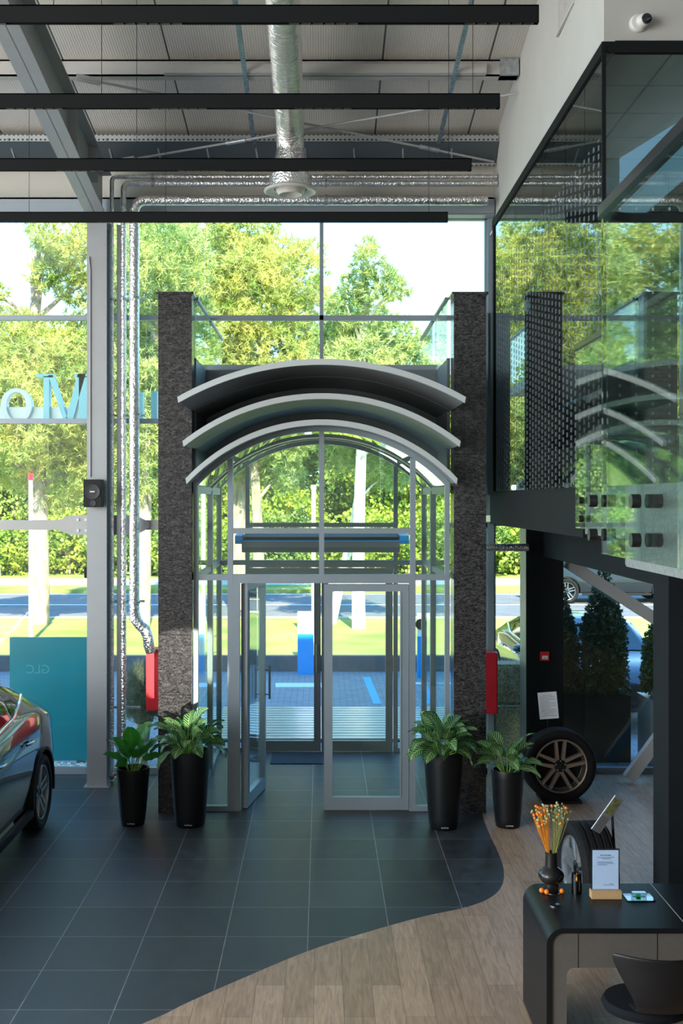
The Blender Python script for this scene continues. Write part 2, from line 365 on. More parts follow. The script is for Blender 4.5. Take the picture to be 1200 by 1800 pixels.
    def build(s, name, m, parent=None, origin=None, smooth=False, bevel=0, fix=True):
        vs = np.array(s.v, dtype=float)
        if parent is not None: off = np.array(wloc(parent))
        elif origin is not None: off = np.array(origin, dtype=float)
        else: off = np.array([(vs[:, 0].min()+vs[:, 0].max())/2, (vs[:, 1].min()+vs[:, 1].max())/2, vs[:, 2].min()])
        me = bpy.data.meshes.new(name); me.from_pydata((vs-off).tolist(), [], s.f)
        if fix:
            bm = bmesh.new(); bm.from_mesh(me); bmesh.ops.recalc_face_normals(bm, faces=bm.faces)
            if bevel: bmesh.ops.bevel(bm, geom=list(bm.edges), offset=bevel, segments=2, affect='EDGES', clamp_overlap=True)
            bm.to_mesh(me); bm.free()
        me.materials.append(m); me.validate(); me.update()
        if smooth:
            me.polygons.foreach_set('use_smooth', [True]*len(me.polygons))
            try: me.set_sharp_from_angle(angle=R(38))
            except Exception: pass
        o = bpy.data.objects.new(name, me); COL.objects.link(o)
        if parent is not None: o.parent = parent
        else: o.location = off
        return o
def tag(o, label=None, cat=None, group=None, kind=None):
    if label: o['label'] = label
    if cat: o['category'] = cat
    if group: o['group'] = group
    if kind: o['kind'] = kind
    return o
def thing(name, label, cat, loc=(0, 0, 0), group=None, kind=None):
    o = bpy.data.objects.new(name, None); COL.objects.link(o); o.location = loc; o.empty_display_size = .1
    return tag(o, label, cat, group, kind)
def struct(o, label=None, cat='building'): return tag(o, label, cat, kind='structure')
def kids(o): return [c for c in bpy.data.objects if c.parent is o]
def copy_tree(o, parent=None):
    c = o.copy(); COL.objects.link(c)
    if parent is not None: c.parent = parent
    for ch in kids(o): copy_tree(ch, c)
    return c
def text_mesh(name, body, size, m, depth=.002, parent=None, loc=(0, 0, 0), rot=(PI/2, 0, 0), align='CENTER'):
    cu = bpy.data.curves.new(name, 'FONT'); cu.body = body; cu.size = size; cu.extrude = depth; cu.align_x = align
    o = bpy.data.objects.new(name, cu); COL.objects.link(o)
    bpy.context.view_layer.update()
    me = bpy.data.meshes.new_from_object(o.evaluated_get(bpy.context.evaluated_depsgraph_get()))
    bpy.data.objects.remove(o)
    me.transform(Matrix.Translation(Vector(loc)-(wloc(parent) if parent else Vector())) @ Vector(rot).to_3d().to_track_quat('Z', 'Y').to_matrix().to_4x4() if False else Matrix.Translation(Vector(loc)-(wloc(parent) if parent else Vector())) @ __import__('mathutils').Euler(rot).to_matrix().to_4x4())
    me.materials.clear(); me.materials.append(m)
    o = bpy.data.objects.new(name, me); COL.objects.link(o)
    if parent: o.parent = parent
    return o
def arc_pts(hw, ztip, zcrest, n=48, cx=0.0):
    h = zcrest-ztip; rad = (hw*hw+h*h)/(2*h); a = math.asin(min(1, hw/rad)); zc = zcrest-rad
    return [(cx+rad*math.sin(-a+2*a*i/n), zc+rad*math.cos(-a+2*a*i/n)) for i in range(n+1)], rad, zc, a
def arc_z(x, hw, ztip, zcrest):
    h = zcrest-ztip; rad = (hw*hw+h*h)/(2*h); return zcrest-rad+math.sqrt(max(0, rad*rad-x*x))

# ================================================================== SETTING
curve = [(-6.5, 3.2), (-4.4, 4.5), (-2.9, 5.4), (-1.9, 6.2), (-1.10, 6.94), (-.85, 7.24), (-.55, 7.58), (-.10, 8.06), (.315, 8.40), (.763, 8.72), (1.133, 8.93), (1.36, 9.15), (1.50, 9.45), (1.575, 9.85), (1.60, 10.3), (1.605, 10.85), (1.62, 11.35), (1.64, 11.6)]
cv = [Vector((a, b, 0)) for a, b in curve]; sm = []
for i in range(len(cv)-1):
    p0 = cv[max(0, i-1)]; p1 = cv[i]; p2 = cv[i+1]; p3 = cv[min(len(cv)-1, i+2)]
    for k in range(6):
        t = k/6; q = .5*((2*p1)+(-p0+p2)*t+(2*p0-5*p1+4*p2-p3)*t*t+(-p0+3*p1-3*p2+p3)*t**3); sm.append((q.x, q.y))
sm.append((1.64, 11.6))
tile_poly = [(-12, 3.2)] + sm + [(1.66, 13.32), (1.31, 13.32), (1.31, 14.55), (-1.31, 14.55), (-1.31, 13.32), (-12, 13.32)]
wood_poly = [(-12, 3.2), (-12, -8), (6, -8), (6, 13.32), (1.66, 13.32)] + sm[::-1]
struct(MB().prism(tile_poly, 'z', -.1, 0).build('floor', M_tile, origin=(0, 0, 0)), 'dark slate square floor tiles before the entrance', 'floor')
struct(MB().prism(wood_poly, 'z', -.1, 0).build('floor', M_plank, origin=(0, 0, 0)), 'oak plank floor meeting the slate tiles in a curve', 'floor')
def roofz(d): return 7.33-.136*(d-13)
struct(MB().prism([(-8, roofz(-8)), (13.45, roofz(13.45)), (13.45, roofz(13.45)+.15), (-8, roofz(-8)+.15)], 'x', -12, 6.1).build('ceiling', M_ceil, origin=(0, 0, 7)), 'pale ribbed roof panels sloping down to the glazed front', 'ceiling')
struct(MB().box(-12, 2.0, 13.22, 13.42, 6.5, 7.26).build('wall_front', M_cream, origin=(0, 13.3, 6.5)), 'cream wall strip above the front glazing', 'wall')
wr = MB(); wv = []
for y, x in ((7.66, 1.9), (13.42, 2.0)):
    for xx, z in ((x, 6.28), (6.1, 6.28), (6.1, roofz(y)), (x, roofz(y))): wv.append((xx, y, z))
wr.add(wv, [(0, 1, 2, 3), (7, 6, 5, 4), (0, 4, 5, 1), (1, 5, 6, 2), (2, 6, 7, 3), (3, 7, 4, 0)])
struct(wr.build('wall_right', M_white, origin=(2, 7.66, 6.28)), 'white plaster wall above the office glazing', 'wall')
struct(MB().box(6.0, 6.1, -8, 13.4, 0, 8.5).build('wall_side', M_darkwall, origin=(6, 0, 0)), 'dark side wall beyond the office', 'wall')
struct(MB().box(-12, 6.1, -8.1, -8, 0, 10.2).build('wall_back', M_white, origin=(0, -8, 0)), 'white wall behind the viewer', 'wall')
struct(MB().box(1.95, 6.0, 7.7, 13.2, 6.255, 6.279).build('ceiling', M_offceil, origin=(4, 10, 6.44)), 'suspended tile ceiling inside the upper office', 'ceiling')
# mezzanine slab
slabp = [(1.9, 13.2), (1.9, 8.0), (1.76, 7.6), (1.76, 4.9), (1.7, 4.35), (1.5, 4.16), (1.2, 4.12), (1.08, 4.05), (1.045, 3.9), (1.045, -8), (6, -8), (6, 13.2)]
struct(MB().prism(slabp, 'z', 2.97, 3.25).build('mezzanine_floor', M_slab, origin=(2, 8, 2.97)), 'upper gallery floor slab on the right with grey stone edge', 'floor')
struct(MB().box(1.86, 1.9, 8.1, 12.58, 2.93, 3.27).build('trim_1', M_blackfr, origin=(1.98, 11, 2.93)), 'black fascia board under the slotted office glass', 'trim')
# exterior ground
struct(MB().box(-60, 60, 13.42, 21.3, -.2, -.02).build('paved_yard', M_pave, origin=(0, 17, -.1)), 'shaded grey block paving outside the doors', 'ground')
struct(MB().box(-60, 60, -30, -8.1, -.2, -.02).build('rear_yard', M_pave, origin=(0, -19, -.1)), 'paved ground behind the building', 'ground')
struct(MB().box(-60, -12, -8.1, 13.42, -.2, -.02).build('side_yard', M_pave, origin=(-36, 3, -.1)), 'paved ground beside the building', 'ground')
struct(MB().box(-60, 60, 21.3, 21.5, -.2, .27).build('retaining_wall', M_wallstone, origin=(0, 21.4, -.1)), 'low dark retaining wall in front of the lawn', 'wall')
struct(MB().box(-60, 60, 21.5, 28.3, -.2, .25).build('lawn', M_grass, origin=(0, 25, 0)), 'sunlit mown lawn behind the low wall', 'lawn')
struct(MB().box(-60, 60, 28.3, 28.5, -.2, .27).build('kerb', M_concrete, origin=(0, 28.4, 0)), 'pale kerb between lawn and road', 'kerb')
struct(MB().box(-60, 60, 28.5, 36.8, -.2, .18).build('road', M_asphalt, origin=(0, 33, 0)), 'asphalt road across the view with tree shadows', 'road')
ln = thing('road_marking', 'white painted line along the middle of the road', 'road marking', (0, 32.6, .18), kind='structure')
MB().box(-60, 60, 32.55, 32.68, .18, .186).build('centre_line', M_signwhite, ln); MB().box(-60, 60, 36.2, 36.32, .18, .186).build('edge_line', M_signwhite, ln)
struct(MB().box(-60, 60, 36.8, 39.0, -.2, .28).build('verge', M_grass, origin=(0, 38, 0)), 'green grass verge beyond the road', 'lawn')
struct(MB().box(-60, 60, 39.0, 42.0, -.2, .28).build('sidewalk', M_concrete, origin=(0, 40, 0)), 'bright pavement strip in front of the hedge', 'pavement')
struct(MB().box(-80, 80, 42.0, 90, -.2, .28).build('far_lawn', M_grass, origin=(0, 60, 0)), 'grass ground under the far trees', 'lawn')
def paint(x0, y0, x1, y1, wd, nm, lab):
    v = Vector((x1-x0, y1-y0)).normalized(); n = Vector((-v.y, v.x))*wd/2
    o = MB().prism([(x0+n.x, y0+n.y), (x0-n.x, y0-n.y), (x1-n.x, y1-n.y), (x1+n.x, y1+n.y)], 'z', -.02, -.014).build(nm, MATS['line_blue'])
    tag(o, lab, 'road marking')
mat('line_blue', (.05, .42, .80), .6); mat('line_white', (.6, .68, .72), .6)
paint(PX(644, 20.6), 20.6, PX(663, 17.9), 17.9, .13, 'parking_line', 'blue parking line on the paving seen through the right door')
o = MB().prism([(PX(x, 6400/(y-878)), 6400/(y-878)) for x, y in ((484, 1199), (580, 1199), (582, 1206), (484, 1206))], 'z', -.02, -.014).build('painted_bay_mark', MATS['line_white']); tag(o, 'worn white bar painted on the paving behind the open door', 'road marking')
o = MB().prism([(PX(x, 6400/(y-878)), 6400/(y-878)) for x, y in ((726, 1198), (800, 1198), (800, 1201), (726, 1201))], 'z', -.02, -.014).build('painted_bay_mark', MATS['line_white']); tag(o, 'thin white bay line on the paving right of the doors', 'road marking')

# ================================================================== FACADE GLAZING
F0, F1 = 13.26, 13.34
def mull(mb, x0, x1, z0, z1, y0=F0, y1=F1): mb.box(x0, x1, y0, y1, z0, z1)
def window(n, x0, x1, z0, z1, hs, vs, label, jambs=(1, 1)):
    t = thing('window_%d' % n, label, 'window', ((x0+x1)/2, 13.3, z0), kind='structure')
    fr = MB(); s_ = .028
    [mull(fr, a_, b_, z0, z1) for a_, b_, k_ in ((x0, x0+s_, jambs[0]), (x1-s_, x1, jambs[1])) if k_]; mull(fr, x0, x1, z0, z0+.07); mull(fr, x0, x1, z1-.04, z1)
    for h in hs: mull(fr, x0, x1, h-s_, h+s_)
    for v in vs: mull(fr, v-.022, v+.022, z0, z1)
    fr.build('window_frame', M_alu, t)
    xs = [x0+.01]+list(vs)+[x1-.01]; zs = [z0+.04]+list(hs)+[z1-.02]
    for i in range(len(xs)-1):
        for j in range(len(zs)-1):
            MB().box(xs[i], xs[i+1], 13.295, 13.307, zs[j], zs[j+1]).build('pane', GLASS, t)
    return t
window(1, -12, -2.62, 0, 6.5, (2.90, 4.115, 5.32), (-9.6, -7.2, -4.8), 'tall front glazing left of the steel column')
window(2, -2.60, -1.36, 0, 6.5, (2.90, 4.115, 5.32), (), 'glazing strip behind the silver pipes left of the entrance', (1, 0))
window(3, -1.34, 1.34, 4.70, 6.5, (5.32,), (0.0,), 'upper glazing above the arched canopies', (0, 0))
window(4, 1.36, 1.93, 0, 6.5, (2.90, 5.32), (), 'narrow glazing strip beside the right granite pillar', (0, 1))
window(5, 2.0, 6.0, 0, 2.93, (), (2.62, 4.3), 'low front glazing under the gallery beside the dark column')
struct(MB().box(1.93, 2.0, 13.2, 13.42, 0, 6.5).build('trim_2', M_alu, origin=(1.97, 13.3, 0)), 'grey window jamb at the white wall corner', 'trim')
struct(MB().box(1.62, 1.925, 13.15, 13.25, 3.0, 5.36).build('wall_panel', M_alu, origin=(1.8, 13.2, 3.0)), 'grey infill panel between the right pillar and the office', 'wall')
struct(MB().box(2.0, 6.0, 13.2, 13.4, 3.25, 6.27).build('wall_office', M_inside, origin=(4, 13.3, 3.25)), 'dark front wall of the upper office', 'wall')
# grey sheet panels around the arch, on the facade line
gp = MB(); hw = 1.34
a1, *_ = arc_pts(1.31, 3.32, 3.91)
gp.strip([(x, 4.68) for x, z in a1], [(x, z) for x, z in a1], 'y', 12.98, 13.25)
struct(gp.build('wall_panel', M_alud, origin=(0, 13.1, 3.3)), 'grey metal sheet panel around the arched entrance', 'wall')
for sx in (-1, 1):
    tag(MB().box(sx*1.312, sx*1.345, 11.9, 13.25, 3.3, 4.68).build('side_panel', M_alud), 'grey metal side panel behind the %s granite pillar' % ('left' if sx < 0 else 'right'), 'panel', kind='structure')

# ------------------------------------------------------------------ vestibule portals
HW, ZT, ZC = 1.315, 3.30, 3.90
def portal(y, m, n, label, doorless=False):
    t = thing('window_%d' % n, label, 'window', (0, y, 0), kind='structure')
    y0, y1 = y-.04, y+.04; f = MB()
    for s_ in (-1, 1):
        xo, xi = s_*HW, s_*(HW-.047); f.box(xo, xi, y0, y1, 0, arc_z(HW, HW+.02, ZT, ZC)+.02)
        xo, xi = s_*.965, s_*.912; f.box(xo, xi, y0, y1, 0, arc_z(.93, HW, ZT, ZC)-.01)
        f.box(s_*.94, s_*HW, y0+.002, y1-.002, 0, .05)
        f.box(s_*.94, s_*HW, y0+.002, y1-.002, 2.37, 2.43)
    f.box(-.93, .93, y0+.002, y1-.002, 2.34, 2.43); f.box(-.93, .93, y0+.002, y1-.002, 2.85, 2.905)
    f.box(-.026, .026, y0+.004, y1-.004, 2.4, ZC-.01)
    f.build('portal_frame', m, t)
    a, *_ = arc_pts(HW, ZT, ZC); b, *_ = arc_pts(HW, ZT+.075, ZC+.075)
    MB().strip(a, b, 'y', y0-.003, y1+.003).build('arch_frame', m, t)
    # panes
    for x0, x1, z0, z1 in ((-1.275, -.96, .04, 2.39), (.96, 1.275, .04, 2.39), (-.92, 0, 2.42, 2.86), (0, .92, 2.42, 2.86)):
        MB().box(x0, x1, y-.006, y+.006, z0, z1).build('pane', GLASS, t)
    for x0, x1, z0 in ((-1.275, -.96, 2.42), (.96, 1.275, 2.42), (-.92, 0, 2.9), (0, .92, 2.9)):
        xs = [x0+(x1-x0)*i/10 for i in range(11)]
        MB().strip([(x, z0) for x in xs], [(x, arc_z(x, HW, ZT, ZC)+.01) for x in xs], 'y', y-.006, y+.006).build('pane', GLASS, t)
    return t
portal(11.72, M_alu, 6, 'arched grey glazed inner entrance front')
portal(14.45, M_alud, 7, 'arched outer entrance front towards the yard')  # same frame as the inner front, backlit shade put into its darker metal
# side glazing and vault of the vestibule
for i, s_ in enumerate((-1, 1)):
    t = thing('window_%d' % (8+i), '%s glazed side of the entrance vestibule' % ('left' if s_ < 0 else 'right'), 'window', (s_*1.31, 13, 0), kind='structure')
    f = MB()
    for y in (13.3,): f.box(s_*1.27, s_*1.335, y-.05, y+.05, 0, 3.3)
    for z0, z1 in ((0, .06), (2.37, 2.43), (3.26, 3.34)): f.box(s_*1.28, s_*1.33, 11.76, 14.41, z0, z1)
    f.build('window_frame', M_alud, t)
    for y0, y1 in ((11.77, 13.25), (13.35, 14.4)):
        for z0, z1 in ((.06, 2.37), (2.43, 3.26)): MB().box(s_*1.3, s_*1.31, y0, y1, z0, z1).build('pane', GLASS, t)
t = thing('window_10', 'curved glazed vault over the entrance vestibule', 'window', (0, 13, 3.3), kind='structure')
a, *_ = arc_pts(1.30, 3.33, 3.93); b, *_ = arc_pts(1.30, 3.345, 3.945)
for y0, y1 in ((11.78, 13.2), (13.4, 14.38)): MB().strip(a, b, 'y', y0, y1).build('pane', GLASS, t, smooth=True)
a, *_ = arc_pts(1.30, 3.30, 3.90); b, *_ = arc_pts(1.30, 3.36, 3.96); MB().strip(a, b, 'y', 13.26, 13.34).build('rib', M_alud, t)

def leaf(n, label, wd, ht, m, handle_side=1, out=1):
    """door leaf in local coordinates: hinge at x=0, spans +x, z from 0"""
    t = thing('door_%d' % n, label, 'door', (0, 0, 0), kind='structure')
    f = MB(); st = .075
    f.box(0, st, -.032, .032, .01, ht); f.box(wd-st, wd, -.032, .032, .01, ht)
    f.box(st, wd-st, -.032, .032, .01, .14); f.box(st, wd-st, -.032, .032, ht-.075, ht)
    f.box(st, st+.012, -.038, .038, .14, ht-.075); f.box(wd-st-.012, wd-st, -.038, .038, .14, ht-.075)
    f.build('door_frame', m, t)
    MB().box(st+.005, wd-st-.005, -.008, .008, .13, ht-.07).build('pane', GLASS, t)
    hx = wd-.05 if handle_side > 0 else .05
    for s_ in (-1, 1):
        h = MB().tube([(hx, s_*.085, 1.0), (hx, s_*.085, 1.37)], .013, 10)
        for z in (1.05, 1.32): h.tube([(hx, s_*.02, z), (hx, s_*.085, z)], .007, 8)
        tag(h.build('door_handle', MATS['handle'], t, smooth=True))
    return t
mat('handle', (.25, .25, .25), .3, .9)
d1 = leaf(1, 'left inner glass door leaf standing open inwards', .87, 2.33, M_alu); d1.location = (-.80, 11.76, 0); d1.rotation_euler = (0, 0, R(80))
d2 = leaf(2, 'right inner glass door leaf standing closed', .87, 2.33, M_alu, -1); d2.location = (.025, 11.72, 0)
for c in kids(d2):
    if c.name.startswith('door_handle'): bpy.data.objects.remove(c)
d3 = leaf(3, 'left outer glass door leaf towards the yard', .90, 2.33, M_alud, 1); d3.location = (-.91, 14.45, 0)  # both outer leaves take the backlit-dark tone of their frame
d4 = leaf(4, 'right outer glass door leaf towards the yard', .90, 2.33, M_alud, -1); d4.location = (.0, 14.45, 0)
for c in kids(d4):
    if c.name.startswith('door_handle'): bpy.data.objects.remove(c)
fr = MB(); fr.box(-.912, -.84, 11.68, 11.76, 0, 2.34); fr.box(.90, .913, 11.68, 11.76, 0, 2.34)
struct(fr.build('trim_3', M_alu, origin=(0, 11.72, 0)), 'grey door jambs of the inner doorway', 'trim')
tag(MB().box(-.62, .05, 13.75, 14.35, .0, .012).build('door_mat', mat('bristle_mat', (.03, .035, .04), .9, 0, .4, 60, 1, 90)), 'dark bristle mat inside the outer doors', 'mat')

# ------------------------------------------------------------------ canopies
for k, (d0, d1_, zt, zc, slit, lab) in enumerate(((10.6, 12.95, 4.10, 4.456, 11.74, 'uppermost'), (11.0, 12.95, 3.71, 4.173, 12.09, 'middle'), (11.25, 12.4, 3.352, 3.937, None, 'lowest'))):
    t = thing('arched_canopy', '%s of three arched grey canopies over the entrance' % lab, 'canopy', (0, d0, zt), 'arched canopies over the entrance')
    H = 1.335; a, *_ = arc_pts(H, zt, zc); b, *_ = arc_pts(H+.01, zt+.055, zc+.055)
    MB().strip(a, b, 'y', d0, d0+.05).build('edge_band', M_band, t, smooth=True)
    a2, *_ = arc_pts(H-.004, zt+.012, zc+.012); b2, *_ = arc_pts(H, zt+.045, zc+.045)
    if slit:
        MB().strip(a2, b2, 'y', d0+.05, slit-.010).build('sheet', M_shell, t, smooth=True)
        MB().strip(a2, b2, 'y', slit+.010, d1_).build('sheet', M_shell, t, smooth=True)
    else:
        MB().strip(a2, b2, 'y', d0+.05, 11.66).build('sheet', M_shell, t, smooth=True)

# ------------------------------------------------------------------ granite pillars
for s_, nm in ((-1, 'left'), (1, 'right')):
    x0, x1 = (PX(278, 11.6), PX(337, 11.6)) if s_ < 0 else (PX(797.5, 11.6), PX(854, 11.6))
    t = thing('granite_pillar', 'tall dark granite pillar on the %s side of the entrance' % nm, 'pillar', ((x0+x1)/2, 11.75, 0), 'granite pillars flanking the entrance')
    MB().box(x0, x1, 11.6, 11.9, 0, 5.29).build('shaft', M_granite, t)
    MB().box(x0-.02, x1+.02, 11.58, 11.92, 5.29, 5.315).build('cap', M_granite, t)
    t = thing('parapet_screen', 'sloping-away glass parapet behind the %s granite pillar' % nm, 'glass screen', (s_*1.31, 13.3, 4.68), 'glass parapets over the vestibule')
    MB().box(s_*1.305, s_*1.317, 11.9, 13.2, 4.66, 5.29).build('pane', GLASS, t)
    MB().box(s_*1.305, s_*1.317, 13.4, 14.95, 4.66, 5.29).build('pane', GLASS, t)
    MB().box(s_*1.29, s_*1.33, 11.9, 13.22, 5.285, 5.315).box(s_*1.29, s_*1.33, 13.38, 14.97, 5.285, 5.315).build('top_rail', M_alud, t)
struct(MB().box(-1.34, 1.34, 13.42, 14.95, 4.55, 4.66).build('trim_4', M_alud, origin=(0, 14, 4.55)), 'flat roof deck over the vestibule', 'trim')

# ------------------------------------------------------------------ steel column, rafter, purlins, rods
def ibeam_path(mb, pts_top, pts_bot, xc, w_, tf=.015):
    # web and flanges along y between polylines (y,z)
    mb.strip(pts_top, pts_bot, 'x', xc-.006, xc+.006)
    mb.strip(pts_top, [(y, z-tf) for y, z in pts_top], 'x', xc-w_/2, xc+w_/2)
    mb.strip(pts_bot, [(y, z+tf) for y, z in pts_bot], 'x', xc-w_/2, xc+w_/2)
XC = -2.50
t = thing('steel_column', 'grey steel column left of the entrance', 'column', (XC, 12.8, 0))
c = MB(); c.box(XC-.11, XC+.11, 12.66, 12.675, 0, 6.30); c.box(XC-.006, XC+.006, 12.675, 13.04, 0, 6.3); c.box(XC-.11, XC+.11, 13.04, 13.055, 0, 6.3)
c.box(XC-.12, XC+.12, 12.65, 13.06, 6.28, 6.30); c.build('column_section', M_steel, t)
MB().box(XC-.14, XC+.14, 12.62, 13.1, 0, .012).build('base_plate', M_steel, t)
MB().tube([(XC-.085, 12.65, 5.9), (XC-.07, 12.65, 5.75), (XC-.07, 12.65, 3.45)], .008, 8).build('cable_conduit', M_steel, t)
t = thing('roof_rafter', 'deep grey steel rafter rising towards the viewer at upper left', 'roof beam', (XC, 11, 6.3))
c = MB(); ds = [12.95, 12.0, 9.5, 4, -7.9]
top = [(d, 7.0-.136*(d-12.2)) for d in ds]; bot = [(12.95, 6.30), (12.0, 6.45), (9.5, 6.88), (4, 7.68), (-7.9, 9.3)]
ibeam_path(c, top, bot, XC, .22); c.build('rafter_section', M_steel, t)
for d in (12.2, 11.2): MB().box(XC+.006, XC+.1, d, d+.012, 6.6, 6.98-.136*(d-12.2)).build('stiffener', M_steel, t)
t = thing('roof_purlin', 'pale steel purlin crossing under the roof behind the silver duct', 'roof beam', (-4, 11.3, 7.35), 'purlins under the roof')
MB().box(-12, 1.955, 11.28, 11.295, 7.40, 7.56).box(-12, 1.955, 11.28, 11.40, 7.40, 7.415).box(-12, 1.955, 11.28, 11.40, 7.545, 7.56).build('purlin_section', M_purl, t)
MB().box(PX(287, 11.2), PX(855, 11.2), 11.2, 11.28, 7.40, 7.49).build('splice_channel', M_purl, t)
MB().box(PX(880, 11.2), 1.95, 11.24, 11.42, 7.40, 7.56).build('end_cleat', M_galv, t)
t2 = thing('roof_purlin', 'pale steel purlin crossing the ceiling near the top edge of view', 'roof beam', (-4, 8.2, 7.75), 'purlins under the roof')
MB().box(-12, 6, 8.2, 8.215, 7.84, 7.98).box(-12, 6, 8.2, 8.3, 7.84, 7.855).build('purlin_section', M_purl, t2)
t = thing('eaves_beam', 'grey steel eaves beam directly above the front glazing', 'roof beam', (-4, 13.1, 6.46))
MB().box(-12, 1.98, 13.03, 13.04, 6.47, 6.66).box(-12, 1.98, 13.03, 13.2, 6.64, 6.66).box(-12, 1.98, 13.03, 13.2, 6.46, 6.475).build('beam_section', mat('blue_grey_steel', (.30, .34, .38), .4, .2), t)
# perforated cable tray, eaves
t = thing('cable_tray', 'perforated steel cable tray along the top of the front wall', 'cable tray', (-4, 12.9, 6.9))
def holes_mat():
    m, tt, b = nodes('perforated_galvanised'); L = tt.links.new
    g = tt.nodes.new('ShaderNodeNewGeometry'); s = tt.nodes.new('ShaderNodeSeparateXYZ'); L(g.outputs['Position'], s.inputs[0])
    a = math_node(tt, 'LESS_THAN', math_node(tt, 'FRACT', math_node(tt, 'ADD', math_node(tt, 'MULTIPLY', s.outputs['X'], 20.0), 400)), .45)
    z = math_node(tt, 'LESS_THAN', math_node(tt, 'FRACT', math_node(tt, 'DIVIDE', math_node(tt, 'SUBTRACT', s.outputs['Z'], 6.995), .055)), .3)
    k = math_node(tt, 'MULTIPLY', a, z)
    mx = tt.nodes.new('ShaderNodeMix'); mx.data_type = 'RGBA'; L(k, mx.inputs[0]); mx.inputs[6].default_value = (.42, .44, .44, 1); mx.inputs[7].default_value = (.015, .015, .015, 1)
    L(mx.outputs[2], b.inputs['Base Color']); b.inputs['Metallic'].default_value = .5; b.inputs['Roughness'].default_value = .45
    return m
M_holes = holes_mat()
MB().box(-12, 1.98, 12.72, 12.724, 7.20, 7.28).build('upper_side', M_holes, t)
MB().box(-12, 1.98, 12.95, 12.954, 7.0, 7.06).build('lower_side', M_holes, t)
MB().prism([(12.72, 7.2), (12.95, 7.03), (12.95, 7.034), (12.72, 7.204)], 'x', -12, 1.98).build('tray_bed', mat('dark_galvanised', (.10, .12, .13), .5, .5), t)
for i in range(13): x = -4.6+i*.55; MB().bar((x, 12.71, 7.23), (x+.03, 12.94, 7.03), .018, .018).build('tray_bracket', M_galv, t)
for px, lab in ((447, 'left'), (770, 'right')):
    x = PX(px, 12.8); y0, y1 = 1.0, 12.75
    t = MB().bar((x, y0, roofz(y0)-.03-.19), (x, y1, roofz(y1)-.03-.14), .045, .02)
    tag(t.build('perforated_strip', mat('blue_galvanised', (.20, .27, .33), .4, .5, .5, 30)), '%s thin perforated steel strip running along the roof' % lab, 'steel strip', 'perforated strips under the roof')
for (a, b, q, lab) in (((-2.39, 11.1, 7.32), (1.95, 12.9, 7.03), .8, 'thin steel tie rod falling to the right under the roof'), ((-2.30, 12.75, 6.98), (1.93, 11.35, 7.25), .3, 'thin steel tie rod rising to the right under the roof')):
    t = thing('tie_rod', lab, 'tie rod', a, 'crossed tie rods under the roof'); A, B = Vector(a), Vector(b)
    MB().tube([A, B], .013, 10).build('rod', M_steel, t, smooth=True)
    m0 = A.lerp(B, q); m1 = A.lerp(B, q+.05); MB().tube([m0, m1], .024, 10).build('turnbuckle', M_galv, t, smooth=True)
    MB().bar(A, A.lerp(B, .05), .012, .07).build('end_plate', M_steel, t)

# ------------------------------------------------------------------ black linear lights
def track(k, d, lab):
    x0, x1, z = -6.5, 1.295, EYE+2.237*1.295; h = .105
    t = thing('linear_light', lab, 'ceiling light', (-2, d, z), 'black linear lights under the roof')
    MB().box(x0, x1, d-.02, d-.014, z-h/2, z+h/2).box(x0, x1, d+.014, d+.02, z-h/2, z+h/2).box(x0, x1, d-.02, d+.02, z+h/2-.008, z+h/2).box(x0, x0+.006, d-.02, d+.02, z-h/2, z+h/2).box(x1-.006, x1, d-.02, d+.02, z-h/2, z+h/2).build('housing', M_blackfr, t)
    MB().box(x0, x1, d-.013, d+.013, z-h/2+.018, z-h/2+.024).build('inner_tray', M_black, t)
    x = x1-.06
    while x > -3.4:
        m_ = MB()
        for j in range(6):
            xx = x-.07*j; m_.add([(xx-.03, d-.013, z-h/2-.002), (xx+.03, d-.013, z-h/2-.002), (xx+.03, d+.013, z-h/2-.002), (xx-.03, d+.013, z-h/2-.002), (xx-.012, d-.006, z-h/2+.018), (xx+.012, d-.006, z-h/2+.018), (xx+.012, d+.006, z-h/2+.018), (xx-.012, d+.006, z-h/2+.018)],
                  [(4, 5, 6, 7), (0, 1, 5, 4), (1, 2, 6, 5), (2, 3, 7, 6), (3, 0, 4, 7)])
        m_.build('louvre_module', mat('louvre_grey', (.10, .10, .095), .3, .5), t)
        x -= 1.05
    for xs in (1.1, -1.6, -3.0):
        MB().tube([(xs, d, z+h/2), (xs, d, roofz(d)-.001)], .0025, 6).build('hanging_wire', M_black, t)
for k, (d, lab) in enumerate(((6.8, 'nearest, uppermost black linear light under the roof'), (8.28, 'second black linear light from the top'), (9.85, 'third black linear light passing the round air diffuser'), (11.68, 'lowest, farthest black linear light above the window line'))): track(k, d, lab)

# ------------------------------------------------------------------ silver air duct
t = thing('air_duct', 'large silver foil air duct dropping to a round diffuser', 'air duct', (-.32, 11.9, 6.46))
xd = -.325
def mduct():
    m, tt, b = nodes('crinkled_foil'); L = tt.links.new
    b.inputs['Base Color'].default_value = (.78, .78, .75, 1); b.inputs['Metallic'].default_value = 1; b.inputs['Roughness'].default_value = .3
    c = tt.nodes.new('ShaderNodeTexCoord'); mp = tt.nodes.new('ShaderNodeMapping'); mp.inputs['Scale'].default_value = (3, 30, 6); L(c.outputs['Object'], mp.inputs[0])
    n = tt.nodes.new('ShaderNodeTexNoise'); n.inputs['Scale'].default_value = 2.2; n.inputs['Distortion'].default_value = 1; L(mp.outputs[0], n.inputs[0])
    bp = tt.nodes.new('ShaderNodeBump'); bp.inputs['Strength'].default_value = .8; bp.inputs['Distance'].default_value = .03; L(n.outputs[0], bp.inputs['Height']); L(bp.outputs[0], b.inputs['Normal'])
    return m
M_duct = mduct()
rd = .145; pts = [(xd, 2.0, 8.30)]; rr = [rd]
n_ = 120
